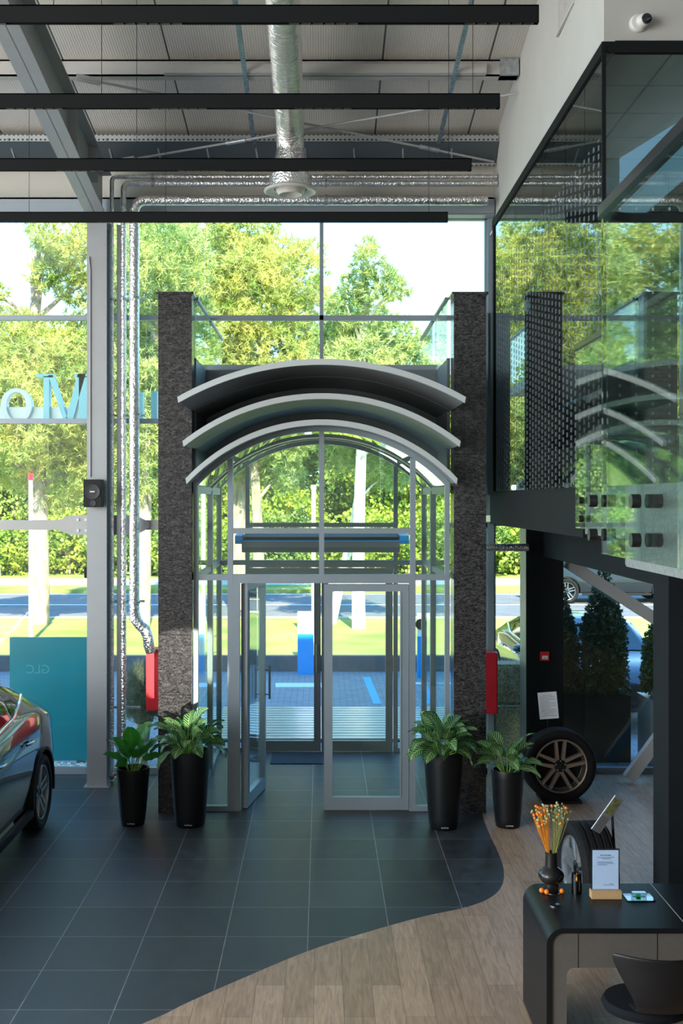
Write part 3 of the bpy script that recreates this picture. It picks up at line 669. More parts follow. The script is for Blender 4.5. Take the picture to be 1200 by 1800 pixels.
for i in range(1, n_): y = 2.0+i*(11.55-2.0)/n_; pts.append((xd, y, 8.30-(y-2.0)*.125)); rr.append(rd*(1+.025*(i % 2)))
zz = 8.30-(11.55-2)*.125
for a in range(0, 91, 15): pts.append((xd, 11.6+.3*math.sin(R(a)), zz-.3+.3*math.cos(R(a)))); rr.append(rd)
MB().tube(pts, rr, 24).build('duct_run', M_duct, t, smooth=True)
ze = zz-.3
MB().lathe([(.143, ze-6.42+.02), (.14, .50), (.15, .42), (.20, .14), (.222, .10)], (xd, 11.9, 6.42), 32).build('flex_cone', M_foil, t, smooth=True)
MB().lathe([(.222, .14), (.222, .0), (.21, -.0)], (xd, 11.9, 6.44), 32).build('diffuser_collar', M_foil, t, smooth=True)
zd = 6.44
MB().lathe([(.21, .03), (.275, -.005), (.28, -.02), (.26, -.03), (.20, -.005), (.17, .0)], (xd, 11.9, zd), 40).build('diffuser_ring', mat('offwhite_metal', (.62, .60, .54), .5), t, smooth=True)
MB().lathe([(.17, .02), (.135, -.04), (.12, -.055), (.10, -.04), (.001, .0)], (xd, 11.9, zd), 40).build('diffuser_cone', MATS['offwhite_metal'], t, smooth=True)

# ------------------------------------------------------------------ silver insulated pipes
def bend(p, q, r_, steps=6):
    """vertical p -> horizontal q elbow at (x,z) corner; returns points"""
pipes = ((-2.358, 12.80, .024, 6.83, 'thinnest', .03), (-2.225, 12.78, .032, 6.75, 'middle', .12), (-2.09, 12.70, .057, 6.54, 'thickest', 1.85))
for (x, y, r_, zt, lab, zb) in pipes:
    t = thing('insulated_pipe', '%s of three silver wrapped pipes rising beside the steel column' % lab, 'pipe', (x, y, zb), 'silver wrapped pipes')
    br_ = r_*2.2; pts = [(x, y, zb), (x, y, 1.0 if zb < 1 else 2.2), (x, y, 3.4), (x, y, 5.0), (x, y, zt-br_)]
    pts += [(x+br_*(1-math.cos(R(a))), y, zt-br_+br_*math.sin(R(a))) for a in (22, 45, 68, 90)] + [(x+1.5, y, zt), (1.97 if lab != 'thickest' else PX(856, 12.7), y, zt)]
    MB().tube(pts, r_, 18).build('pipe_run', M_foil, t, smooth=True)
    for z in (5.45, 4.15, 2.05): 
        if z > zb: MB().lathe([(r_+.002, -.012), (r_+.010, -.012), (r_+.010, .012), (r_+.002, .012)], (x, y, z), 16).build('clamp', M_galv, t)
    for xx in (-1.9, .05): 
        if xx > x+.2: MB().lathe([(r_+.002, -.012), (r_+.010, -.012), (r_+.010, .012), (r_+.002, .012)], (xx, y, zt), 16, 'x').build('clamp', M_galv, t)
    if lab == 'thickest':
        MB().tube([(x, y, 1.95), (x+.02, y, 1.86), (x+.06, y, 1.80), (x+.12, y, 1.75), (x+.15, y+.02, 1.66), (x+.155, y+.05, 1.57), (x+.17, y+.08, 1.49)], [.06, .062, .058, .064, .058, .062, .055], 16).build('flexible_end', M_foil, t, smooth=True)
    if lab == 'thinnest':
        MB().lathe([(.001, 0), (.02, 0), (.02, .05), (.028, .06), (.028, .09), (.018, .10), (.018, .15), (.001, .15)], (x, y, .0), 14).build('brass_valve', mat('brass', (.35, .28, .18), .35, .9), t, smooth=True)
        MB().box(x+.02, x+.09, y-.01, y+.01, .10, .115).build('red_lever', M_red, t)
tag(MB().box(-2.31, -2.262, 12.84, 12.9, 0, 6.3).build('cable_duct', M_steel), 'grey rectangular cable duct standing among the silver pipes', 'cable duct')
for z in (5.45, 4.15, 2.05, .85):
    tag(MB().box(-2.384, -2.0 if z > 1 else -2.05, 12.86, 12.88, z-.012, z+.012).build('pipe_rail', M_galv), {5.45: 'short steel pipe rail highest beside the column', 4.15: 'short steel pipe rail at mid-height beside the column', 2.05: 'short steel pipe rail above the red cabinet level', .85: 'short steel pipe rail just above the small left plant'}[z], 'bracket', 'pipe rails by the column')
tag(MB().tube([(1.70, 12.7, 2.62), (1.75, 12.7, 2.66), (1.8, 12.7, 2.665), (2.31, 12.7, 2.665)], .042, 16).build('insulated_pipe', M_foil, smooth=True), 'short silver wrapped pipe between right pillar and dark column', 'pipe')
# side rails with gusset plates
for (x0, x1, gx, lab) in ((-12, -2.78, (-2.8, -2.61), 'long grey steel rail left of the column at door-head height'), (-2.0, -1.35, (-2.39, -2.0), 'short grey steel rail between the pipes and left pillar')):
    t = thing('facade_rail', lab, 'steel rail', ((x0+x1)/2, 12.95, 2.83), 'steel rails along the front glazing')
    MB().box(x0, x1, 12.92, 13.0, 2.855, 2.965).build('rail', M_purl, t)
    g = MB()
    if x0 < -5: g.prism([(-3.05, 2.88), (-2.85, 2.80), (-2.61, 2.80), (-2.61, 3.02), (-2.85, 3.02), (-3.05, 2.94)], 'y', 12.90, 12.915)
    else: g.prism([(-2.39, 2.80), (-2.1, 2.80), (-1.95, 2.88), (-1.95, 2.94), (-2.1, 3.02), (-2.39, 3.02)], 'y', 12.90, 12.915)
    g.build('gusset_plate', M_purl, t)
    b_ = (-2.76, -2.67) if x0 < -5 else (-2.36, -2.28)
    for bx in b_:
        for bz in (2.85, 2.97): MB().tube([(bx, 12.885, bz), (bx, 12.902, bz)], .016, 10).build('bolt', M_galv, t)

# ------------------------------------------------------------------ wall speaker, small camera, switch
x = PX(165, 12.55); t = thing('wall_speaker', 'black box speaker mounted on the grey steel column', 'speaker', (x, 12.6, 3.12))
MB().box(x-.10, x+.10, 12.47, 12.62, 3.115, 3.42).build('cabinet', M_black, t, bevel=.006)
MB().lathe([(.085, 0), (.083, -.006), (.07, -.004), (.05, .002), (.02, -.002), (.001, -.004)], (x, 12.465, 3.285), 28, 'y').build('woofer', mat('dark_cone', (.035, .035, .038), .6), t, smooth=True)
MB().lathe([(.04, 0), (.038, -.004), (.02, .002), (.001, -.003)], (x, 12.465, 3.16), 20, 'y').build('bass_port', MATS['dark_cone'], t, smooth=True)
MB().box(x-.026, x+.026, 12.455, 12.460, 3.28, 3.292).build('white_badge', M_signwhite, t)
MB().box(x-.02, x+.02, 12.62, 12.66, 3.2, 3.34).build('bracket', M_black, t)
tag(MB().box(PX(148, 12.7), PX(157, 12.7), 12.69, 12.75, PZ(1016, 12.7), PZ(997, 12.7)).build('door_sensor', M_black, bevel=.006), 'tiny black device on the left edge of the grey column', 'sensor')
x = PX(1131, 7.6); z = PZ(35, 7.6); t = thing('dome_camera', 'white dome security camera on the white wall', 'security camera', (x, 8.05, z))
MB().lathe([(.062, 0), (.06, -.018), (.05, -.028), (.001, -.03)], (x-.02, 7.66, z), 28, 'y').build('mount', mat('white_plastic', (.6, .6, .58), .4), t, smooth=True)
MB().sphere((x, 7.61, z), .046, 24, 14).build('ball', MATS['white_plastic'], t, smooth=True)
MB().lathe([(.034, .004), (.034, -.008), (.026, -.012), (.001, -.012)], (x+.012, 7.575, z-.002), 24, 'y').build('lens', M_carglass, t, smooth=True)
x = PX(846, 12.9); t = thing('eaves_camera', 'small white square camera under the eaves beside the wall', 'security camera', (x, 12.9, PZ(362, 12.9)))  # boxy security camera, throws no light
MB().box(x-.03, x+.03, 12.80, 12.95, PZ(360, 12.9), PZ(347, 12.9)).build('casing', MATS['white_plastic'], t, bevel=.004); MB().box(x-.018, x+.018, 12.795, 12.80, PZ(357, 12.9), PZ(350, 12.9)).build('lens', M_carglass, t)
t = thing('wall_vent', 'slim white louvred vent grille on the white wall at the top', 'vent', (1.93, 8.95, 7.0))
def wx(y): return 1.9+.1*(y-7.66)/5.76
g = MB(); za, zb2 = 6.98, 7.5
for y in (8.62, 9.23): g.box(wx(y)-.014, wx(y)-.001, y, y+.025, za, zb2)
g.box(wx(8.6)-.014, wx(8.6)+.004, 8.62, 9.255, za-.02, za); g.build('grille_frame', M_white, t)
g = MB()
for i in range(12): y = 8.66+i*.05; g.box(wx(y)-.011, wx(y)-.001, y, y+.02, za, zb2)
g.build('slats', M_white, t)

# ------------------------------------------------------------------ office glass on the gallery
t = thing('window_11', 'tall slot-printed glass wall of the upper office facing the hall', 'window', (1.9, 10.5, 3.27), kind='structure')
f = MB(); f.box(1.885, 1.97, 7.65, 12.58, 6.20, 6.28); f.box(1.885, 1.93, 7.65, 12.58, 3.25, 3.29); f.box(1.885, 1.97, 12.5, 12.58, 3.25, 6.25); f.box(1.885, 1.91, 7.645, 7.665, 3.25, 6.25)
f.build('window_frame', M_blackfr, t)
ys = [7.67, 8.9, 9.8, 11.2, 12.51]
for i in range(4): MB().box(1.9, 1.912, ys[i]+.003, ys[i+1]-.003, 3.29, 6.21).build('pane', OFFGLASS, t)
t = thing('window_12', 'office glass facing the viewer with strings of small dots', 'window', (4, 7.65, 3.27), kind='structure')
f = MB(); f.box(1.97, 6, 7.635, 7.675, 6.20, 6.28); f.box(1.93, 6, 7.635, 7.675, 3.25, 3.29); f.box(4.0, 4.02, 7.64, 7.67, 3.3, 6.2); f.build('window_frame', M_blackfr, t)
MB().box(1.912, 4.0, 7.65, 7.662, 3.29, 6.21).build('pane', OFFGLASS2, t); MB().box(4.02, 6.0, 7.65, 7.662, 3.29, 6.21).build('pane', OFFGLASS2, t)

# ------------------------------------------------------------------ balustrades
def balustrade(path, lab, posts, edge_in):
    t = thing('glass_balustrade', lab, 'balustrade', (path[0][0], path[0][1], 3.01), 'glass balustrades of the gallery')
    n = len(path); inner = []
    for i, p in enumerate(path):
        a = Vector(path[max(0, i-1)]); b = Vector(path[min(n-1, i+1)]); d = (b-a).normalized(); nn = Vector((d.y, -d.x))
        inner.append((p[0]+nn.x*.017, p[1]+nn.y*.017))
    k = MB(); k.strip(path, inner, 'z', 3.01, 4.20); k.build('glass_pane', RAILGLASS, t)
    mid = [((a[0]+b[0])/2, (a[1]+b[1])/2) for a, b in zip(path, inner)]
    k = MB()
    v = []; 
    for (x, y) in mid: v.append((x, y))
    L_ = [];  R_ = []
    for i, p in enumerate(mid):
        a = Vector(mid[max(0, i-1)]); b = Vector(mid[min(n-1, i+1)]); d = (b-a).normalized(); nn = Vector((d.y, -d.x))
        L_.append((p[0]+nn.x*.022, p[1]+nn.y*.022)); R_.append((p[0]-nn.x*.022, p[1]-nn.y*.022))
    k.strip(L_, R_, 'z', 4.19, 4.225); k.build('handrail', mat('dark_satin_rail', (.05, .055, .06), .22, .8), t, smooth=True)
    for (x, y, nx, ny) in posts:
        for z in (3.195, 3.075):
            A = Vector((x-nx*.030, y-ny*.030, z)); B = Vector((x-nx*.002, y-ny*.002, z)); C = Vector((x+nx*.019, y+ny*.019, z)); D = Vector((x+nx*.062, y+ny*.062, z))
            MB().tube([A, B], .022, 24).tube([C, D], .022, 24).build('standoff', mat('black_anodised', (.02, .022, .025), .22, .6), t, smooth=True)
    return t
p1 = [(.98, -6.0), (.98, 3.96)] + [(.98+.13*(1-math.cos(R(a))), 3.97+.13*math.sin(R(a))) for a in range(9, 91, 9)] + [(1.25, 4.1), (1.40, 4.1)]
balustrade(p1, 'nearest clear glass balustrade with dark handrail and black standoffs', [(.98, y, 1, 0) for y in (1.2, 1.8, 2.35, 2.92, 3.50, 4.05)], 0)
p2 = [(1.69, 5.0), (1.69, 7.58)]
balustrade(p2, 'farther glass balustrade ending beside the office glass corner', [(1.69, y, 1, 0) for y in (5.4, 6.3, 7.35)], 0)

# ------------------------------------------------------------------ dark columns and beams under the gallery
t = thing('dark_column', 'broad black column beside the display wheel at the window', 'column', (2.55, 13.0, 0), 'dark columns under the gallery')
MB().box(PX(925, 12.85), PX(990, 12.85), 12.85, 13.25, 0, 2.93).build('shaft', M_darkwall, t); MB().box(PX(925, 12.85)-.005, PX(925, 12.85), 12.86, 13.24, 0, 2.9).build('pale_side', M_alud, t)
t = thing('dark_column', 'near dark column at the right edge behind the desk', 'column', (2.9, 8.4, 0), 'dark columns under the gallery')
MB().box(2.50, 3.0, 8.20, 8.58, 0, 2.97).build('shaft', M_darkwall, t)
tag(MB().box(2.50, 2.92, 8.58, 13.2, 2.56, 2.965).build('gallery_beam', M_darkwall), 'dark beam under the gallery between the two dark columns', 'beam')
tag(MB().box(3.0, 6.0, 8.20, 8.58, 2.56, 2.965).build('gallery_beam', M_darkwall), 'dark cross beam at the far right edge under the gallery', 'beam')
for (a, b, lab) in (((2.80, 13.02, PZ(988, 13.02)), (5.6, 13.02, PZ(988, 13.02)-1.79), 'upper grey diagonal brace behind the thuja'), ((PX(1100, 12.95), 12.85, .05), (4.9, 12.85, 2.0), 'lower grey diagonal brace rising from the floor at right')):
    t = thing('diagonal_brace', lab, 'brace', a, 'diagonal braces at the right window'); A, B = Vector(a), Vector(b)
    MB().bar(A, B, .10, .13).build('tube', M_steel, t)
tag(MB().box(PX(853, 12.6), PX(875, 12.6), 12.55, 12.62, PZ(917, 12.6), PZ(906, 12.6)).build('exit_light', mat('pale_green_light', (.5, .6, .45), .4, emit=(.6, .8, .55), estr=.5)), 'small pale green emergency light under the gallery edge', 'emergency light')
x = PX(958, 12.8); t = thing('fire_alarm_button', 'small red fire alarm call point on the black column', 'fire alarm', (x, 12.84, PZ(1153, 12.84)))
MB().box(x-.05, x+.05, 12.815, 12.85, PZ(1161, 12.84), PZ(1145, 12.84)).build('housing', M_red, t, bevel=.004); MB().box(x-.032, x+.032, 12.808, 12.815, PZ(1158, 12.84), PZ(1152, 12.84)).build('press_plate', M_signwhite, t)
MB().box(x-.016, x+.016, 12.806, 12.808, PZ(1156, 12.84), PZ(1155, 12.84)).build('printed_mark', M_ink, t)
# red cabinets
for (x0, x1, lab, pz) in ((PX(256, 12.85), -1.62, 'red metal cabinet half hidden behind the left granite pillar', (1142, 1250)), (1.55, PX(875, 12.85), 'red metal cabinet half hidden behind the right granite pillar', (1148, 1256))):
    t = thing('red_cabinet', lab, 'cabinet', ((x0+x1)/2, 12.95, PZ(pz[1], 12.85)), 'red cabinets behind the pillars')
    MB().box(x0, x1, 12.87, 13.1, PZ(pz[1], 12.85), PZ(pz[0], 12.85)).build('body', M_red, t, bevel=.006)
    MB().box(x0+.01, x1-.01, 12.855, 12.87, PZ(pz[1], 12.85)+.012, PZ(pz[0], 12.85)-.012).build('cover', M_red, t, bevel=.003)
    MB().box(x0+.03, x1-.03, 13.1, 13.25, PZ(pz[1], 12.85)+.2, PZ(pz[1], 12.85)+.26).build('bracket', M_galv, t)

# ------------------------------------------------------------------ air curtain inside the vestibule
t = thing('air_curtain', 'long grey air curtain with blue end caps above the outer doors', 'air curtain', (0, 14.0, 2.5))
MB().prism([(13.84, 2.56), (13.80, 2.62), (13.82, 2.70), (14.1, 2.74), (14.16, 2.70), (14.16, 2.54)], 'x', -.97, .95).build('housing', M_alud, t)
MB().prism([(13.80, 2.705), (13.78, 2.745), (14.14, 2.79), (14.16, 2.72)], 'x', -.95, .93).build('top_cover', M_black, t)
MB().box(-.97, .95, 13.795, 13.80, 2.69, 2.705).build('blue_strip', M_blue, t)
for a, b in ((-1.05, -.965), (.945, 1.06)): MB().prism([(13.82, 2.66), (13.79, 2.70), (13.80, 2.76), (14.14, 2.78), (14.16, 2.66)], 'x', a, b).build('blue_end_cap', M_blue, t)
MB().box(-.8, -.76, 14.14, 14.42, 2.66, 2.7).box(.76, .8, 14.14, 14.42, 2.66, 2.7).build('bracket', M_galv, t)

# ================================================================== OBJECTS
def pot(name_lab, x, y, rt, rb, h):
    t = thing('planter', name_lab, 'planter', (x, y, 0), 'tall black planters by the entrance')
    pr = [(.001, 0), (rb*.93, 0), (rb, .012)]
    for i in range(1, 9): u = i/8; pr.append((rb+(rt-rb)*(u**.75), .012+(h-.03)*u))
    pr += [(rt-.004, h), (rt-.018, h-.002), (rt-.022, h-.06), (rt-.024, h-.075)]
    MB().lathe(pr, (x, y, 0), 56).build('pot', M_pot, t, smooth=True)
    MB().lathe([(rt-.024, h-.06), (.001, h-.05)], (x, y, 0), 40).build('soil', M_soil, t, smooth=True)
    text_mesh('maker_lettering', 'Lechuza', .022, M_paper, .0006, t, (x, y-rb-.006, .03))
    return t
def plant(t, x, y, z0, n, stem, ll, spread, m, seed, droop=.5):
    rnd = random.Random(seed); vs = []; fs = []; uvs = []; stems = MB()
    for i in range(n):
        az = 2*PI*(i*.382)+rnd.uniform(-.3, .3); q = (i+.5)/n; el = R(86-58*q*spread+rnd.uniform(-9, 9))
        L0 = stem*rnd.uniform(.75, 1.1)*(1-.45*q); Lb = ll*rnd.uniform(.75, 1.12); W = Lb*rnd.uniform(.46, .56)
        h = Vector((math.cos(az), math.sin(az), 0)); base = Vector((x, y, z0))+h*rnd.uniform(.01, .05)
        pts = [base]; d = Vector((h.x*math.cos(el), h.y*math.cos(el), math.sin(el))); p = base.copy(); e_ = max(el, R(62))
        for k in range(6):
            e_ += (el-e_)*.35; p = p+Vector((h.x*math.cos(e_), h.y*math.cos(e_), math.sin(e_)))*L0/6; pts.append(p.copy())
        stems.tube(pts, [.006, .0055, .005, .005, .0045, .004, .0035], 6)
        side = h.cross(Vector((0, 0, 1))).normalized(); roll = rnd.uniform(-.9, .9); segs = 10; e2 = el-.15; bp = p.copy(); k0 = len(vs)
        for k in range(segs+1):
            u = k/segs; wv = W/2*math.sin(PI*min(1, u**.8*.985+.012))**.8+.0015
            dd = Vector((h.x*math.cos(e2), h.y*math.cos(e2), math.sin(e2))); up = side.cross(dd).normalized()
            s2 = (side*math.cos(roll)+up*math.sin(roll)).normalized(); nn = s2.cross(dd).normalized()
            for j in range(5):
                a = (j-2)/2; vs.append(bp+s2*wv*a+nn*abs(a)*wv*.28+nn*.006*math.sin(k*1.7+j)); uvs.append((j/4, u))
            e2 -= droop*rnd.uniform(.6, 1.3)*.18*(1.2 if el > R(60) else 1.5); bp = bp+dd*Lb/segs
        for k in range(segs):
            for j in range(4): fs.append((k0+k*5+j, k0+k*5+j+1, k0+(k+1)*5+j+1, k0+(k+1)*5+j))
    b = MB(); b.add(vs, fs); o = b.build('foliage', m, t, smooth=True, fix=False)
    uvl = o.data.uv_layers.new(name='UVMap')
    for lp in o.data.loops: uvl.data[lp.index].uv = uvs[lp.vertex_index]
    stems.build('stems', M_stem, t, smooth=True)
t = pot('small black planter with plain green plant, farthest left by the silver pipes', PX(233.5, 11.22), 11.22, .163, .115, .56); plant(t, PX(233.5, 11.22), 11.22, .50, 17, .26, .26, .85, M_plain, 5, .35)
t = pot('large black planter with striped-leaf plant before the left granite pillar', PX(334, 11.2), 11.2, .193, .145, .74); plant(t, PX(330, 11.2), 11.2, .68, 34, .27, .27, 1.15, M_cal, 11, .55)
t = pot('large black planter with bushy striped-leaf plant before the right granite pillar', PX(779, 11.1), 11.1, .190, .135, .745); plant(t, PX(778, 11.1), 11.1, .68, 42, .26, .27, 1.2, M_cal, 23, .6)
t = pot('small black planter with striped-leaf plant, farthest right beside the display wheel', PX(892, 11.15), 11.15, .160, .118, .56); plant(t, PX(892, 11.15), 11.15, .50, 20, .24, .26, 1.05, M_cal, 37, .5)

# ------------------------------------------------------------------ wheels
def wheel_parts(t, c, R0, W, axis_rot, rimr, m_face, lab=False):
    """wheel centred at c (world, root unrotated); outer face towards local -Y before axis_rot"""
    Mx = Matrix.Translation(Vector(c)) @ axis_rot.to_4x4()
    def out(mb, name, m):
        mb.v = [tuple(Mx @ Vector(p)) for p in mb.v]; return mb.build(name, m, t, smooth=True)
    h = W/2; g = []
    prof = [(rimr, -h*.72), (rimr+.02, -h*.92), (R0*.88, -h), (R0*.955, -h*.93), (R0*.985, -h*.8)]
    ng = 4
    for i in range(ng+1):
        a = -h*.74+2*h*.74*i/ng
        if i: prof += [(R0-.008, a-.012), (R0-.008, a-.004)]
        prof += [(R0, a), (R0, a+2*h*.74/ng-.018 if i < ng else a)]
    prof += [(R0*.985, h*.8), (R0*.955, h*.93), (R0*.88, h), (rimr+.02, h*.92), (rimr, h*.72)]
    out(MB().lathe(prof, (0, 0, 0), 64, 'y'), 'tyre', M_rubber)
    out(MB().lathe([(rimr+.002, -h*.80), (rimr-.004, -h*.86), (rimr-.018, -h*.82), (rimr-.022, -h*.6), (rimr-.03, h*.5), (rimr, h*.8)], (0, 0, 0), 56, 'y'), 'rim', m_face)
    sp_ = MB()
    for k in range(5):
        a0 = PI/2+2*PI*k/5
        for s_ in (-1, 1):
            ai = a0+s_*R(28); ao = a0+s_*R(10.5)
            p = Vector((math.cos(ai)*.062, -h*.62, math.sin(ai)*.062)); q = Vector((math.cos(ao)*(rimr-.012), -h*.78, math.sin(ao)*(rimr-.012)))
            d = (q-p).normalized(); sd = d.cross(Vector((0, 1, 0))).normalized()
            vs = [p+sd*.02, p-sd*.02, q-sd*.013, q+sd*.013]; dep = Vector((0, .03, 0))
            vv = vs+[v+dep+ (sd*.006 if i_ in (0, 3) else -sd*.006) for i_, v in enumerate(vs)]
            sp_.add(vv, [(0, 1, 2, 3), (7, 6, 5, 4), (0, 4, 5, 1), (1, 5, 6, 2), (2, 6, 7, 3), (3, 7, 4, 0)])
    out(sp_, 'spokes', m_face)
    out(MB().lathe([(.075, -h*.45), (.07, -h*.62), (.03, -h*.66), (.028, -h*.55), (.001, -h*.55)], (0, 0, 0), 32, 'y'), 'hub', M_rimd)
    b = MB()
    for k in range(5):
        a0 = PI/2+2*PI*k/5; b.lathe([(.001, -h*.67), (.008, -h*.67), (.008, -h*.5)], (math.cos(a0)*.052, 0, math.sin(a0)*.052), 8, 'y')
    out(b, 'wheel_bolts', M_chrome)
    out(MB().lathe([(rimr-.03, h*.05), (.05, h*.0)], (0, 0, 0), 40, 'y'), 'inner_disc', M_black)
xw = PX(981, 12.1)
t = thing('display_wheel', 'alloy wheel with tyre standing upright before the black column', 'wheel', (xw, 12.1, 0), 'display wheels on the wood floor')
wheel_parts(t, (xw, 12.1, .385), .385, .25, Matrix.Rotation(R(4), 3, 'Z'), .285, M_rim)
MB().box(xw-.2, xw+.22, 11.95, 12.3, 0, .03).build('floor_stand', M_black, t)
xs = PX(973, 12.0)
def sheet(name, lab, cat, c, w_, h_, rot, lines, m=M_paper, grp=None):
    t = thing(name, lab, cat, c, grp)
    Rm = rot; C_ = Vector(c)
    MB().obox(C_, (w_, .004, h_), Rm).build('sheet', m, t)
    k = MB()
    for i in range(lines):
        z = h_*.38-i*h_*.76/(lines-1); wl = w_*(.8 if i % 4 else .5); k.obox(C_+Rm @ Vector((-(w_*.8-wl)/2 if i % 3 else 0, -.0025, z)), (wl, .0006, h_*.012), Rm)
    k.build('printed_lines', M_ink, t)
    return t
t = sheet('info_sheet', 'white printed info sheet standing above the display wheel', 'sign', (xs, 12.3, PZ(1246, 12.1)-.0), .205, .285, Matrix.Rotation(R(-4), 3, 'Y') @ Matrix.Rotation(R(-8), 3, 'X'), 14)
MB().box(xs-.006, xs+.006, 12.31, 12.33, 0.0, PZ(1246, 12.1)).build('stand_rod', M_black, t)
MB().box(xs-.1, xs+.1, 12.28, 12.40, 0.0, .01).build('stand_foot', M_black, t)
t = thing('display_wheel', 'wheel with tyre seen edge-on behind the desk', 'wheel', (2.05, 8.62, 0), 'display wheels on the wood floor')
wheel_parts(t, (2.04, 8.75, .36), .36, .285, Matrix.Rotation(R(-84), 3, 'Z'), .255, mat('silver_alloy', (.62, .66, .70), .25, .9))
MB().box(1.93, 2.15, 8.5, 9.0, 0, .025).build('floor_stand', M_black, t)
t = thing('placard_stand', 'tilted white placard on a black rod above the edge-on wheel', 'sign', (2.22, 8.75, 0))
MB().tube([(2.28, 8.75, 0), (2.22, 8.70, PZ(1432, 8.7)), (2.10, 8.55, PZ(1431, 8.55))], .011, 8).build('rod', M_black, t)
MB().box(2.16, 2.4, 8.68, 8.82, 0, .012).build('foot', M_black, t)
A = Vector((PX(1046, 8.45), 8.45, PZ(1461, 8.45))); B = Vector((PX(1088, 8.45), 8.45, PZ(1402, 8.45)))
dv = (B-A).normalized(); nv = Vector((-dv.z, -.9, dv.x)); 
ctr = (A+B)/2; ex = dv; ez = Vector((.35, .5, -.55)); ez = (ez-ex*ez.dot(ex)).normalized(); ey = ez.cross(ex)
Rm = Matrix((ex, ey, ez)).transposed()
MB().obox(ctr, ((B-A).length, .006, .13), Rm).build('placard', M_paper, t)
k = MB()
for i in range(9): k.obox(ctr+Rm @ Vector((-.14+i*.014, -.0035, 0)), (.003, .0008, .10), Rm); k.obox(ctr+Rm @ Vector((-.14+i*.014, .0035, 0)), (.003, .0008, .10), Rm)
k.build('printed_lines', M_ink, t)
k = MB(); k.obox(ctr+Rm @ Vector((.07, -.0036, 0)), (.13, .0008, .10), Rm); k.obox(ctr+Rm @ Vector((.07, .0036, 0)), (.13, .0008, .10), Rm); k.build('printed_picture', mat('yellow_green_print', (.45, .50, .22), .7, 0, .5, 30), t)

# ------------------------------------------------------------------ reception desk
t = thing('reception_desk', 'black reception desk with rounded waterfall corner', 'desk', (2.2, 6.85, 0))
dx0, dy0, dy1, dz = 1.285, 6.5, 7.26, .75; rad = .10; th = .03
def wf(off):
    r_ = rad-off; p = [(dx0+off, 0), (dx0+off, dz-rad)]
    p += [(dx0+rad-r_*math.cos(R(a)), dz-rad+r_*math.sin(R(a))) for a in range(9, 91, 9)]
    p += [(3.4, dz-off)]
    return p
pA = wf(0); pB = wf(th)
MB().strip(pA, pB, 'y', dy0, dy1).build('waterfall_top', mat('black_desk_laminate', (.005, .006, .008), .42, 0, .05, 8, spec=.35), t, smooth=True)
# front apron with rounded inner corner (greige)
fx0 = dx0+th+.002; leg = fx0+.085; zb = dz-th-.20; rr_ = .045
ap = [(fx0, 0), (leg, 0), (leg, zb-rr_)] + [(leg+rr_-rr_*math.cos(R(a)), zb-rr_+rr_*math.sin(R(a))) for a in range(10, 91, 10)] + [(3.4, zb), (3.4, dz-th-.002), (dx0+rad, dz-th-.002)] + [(dx0+rad-(rad-th-.002)*math.sin(R(a)), dz-rad+(rad-th-.002)*math.cos(R(a))) for a in range(15, 91, 15)]
MB().prism(ap, 'y', dy0+.012, dy0+.045).build('front_apron', mat('greige_laminate', (.11, .10, .09), .5, 0, .05, 20), t)
sm_ = MB()
for px in (1016, 1155): x = PX(px, 6.51); sm_.box(x-.0018, x+.0018, dy0+.0105, dy0+.013, zb, dz-th-.002)
sm_.build('drawer_seams', M_black, t)
MB().box(PX(1147, 7.2), PX(1147, 7.2)+.004, dy0+.03, dy1, dz-.001, dz+.0012).build('top_seam', mat('pale_seam', (.45, .45, .42), .4), t)
MB().lathe([(.034, 0), (.034, .003), (.026, .0035), (.026, .001)], (PX(975, 6.87), 6.87, dz), 28).build('grommet_ring', M_chrome, t, smooth=True)
MB().lathe([(.026, .001), (.001, .0015)], (PX(975, 6.87), 6.87, dz), 24).build('grommet_cap', M_black, t)
# vase
vx, vy = PX(968.5, 7.12), 7.12
t = thing('vase', 'black bulbous ceramic vase on the reception desk', 'vase', (vx, vy, dz))
MB().lathe([(.001, 0), (.043, 0), (.042, .05)] + [(.042+.038*math.sin(PI*i/10)**.8, .05+.10*i/10) for i in range(1, 10)] + [(.038, .155), (.036, .22), (.038, .245), (.033, .246), (.031, .20), (.001, .19)], (vx, vy, dz), 44).build('body', mat('black_ceramic', (.015, .015, .016), .22), t, smooth=True)
rnd = random.Random(4)
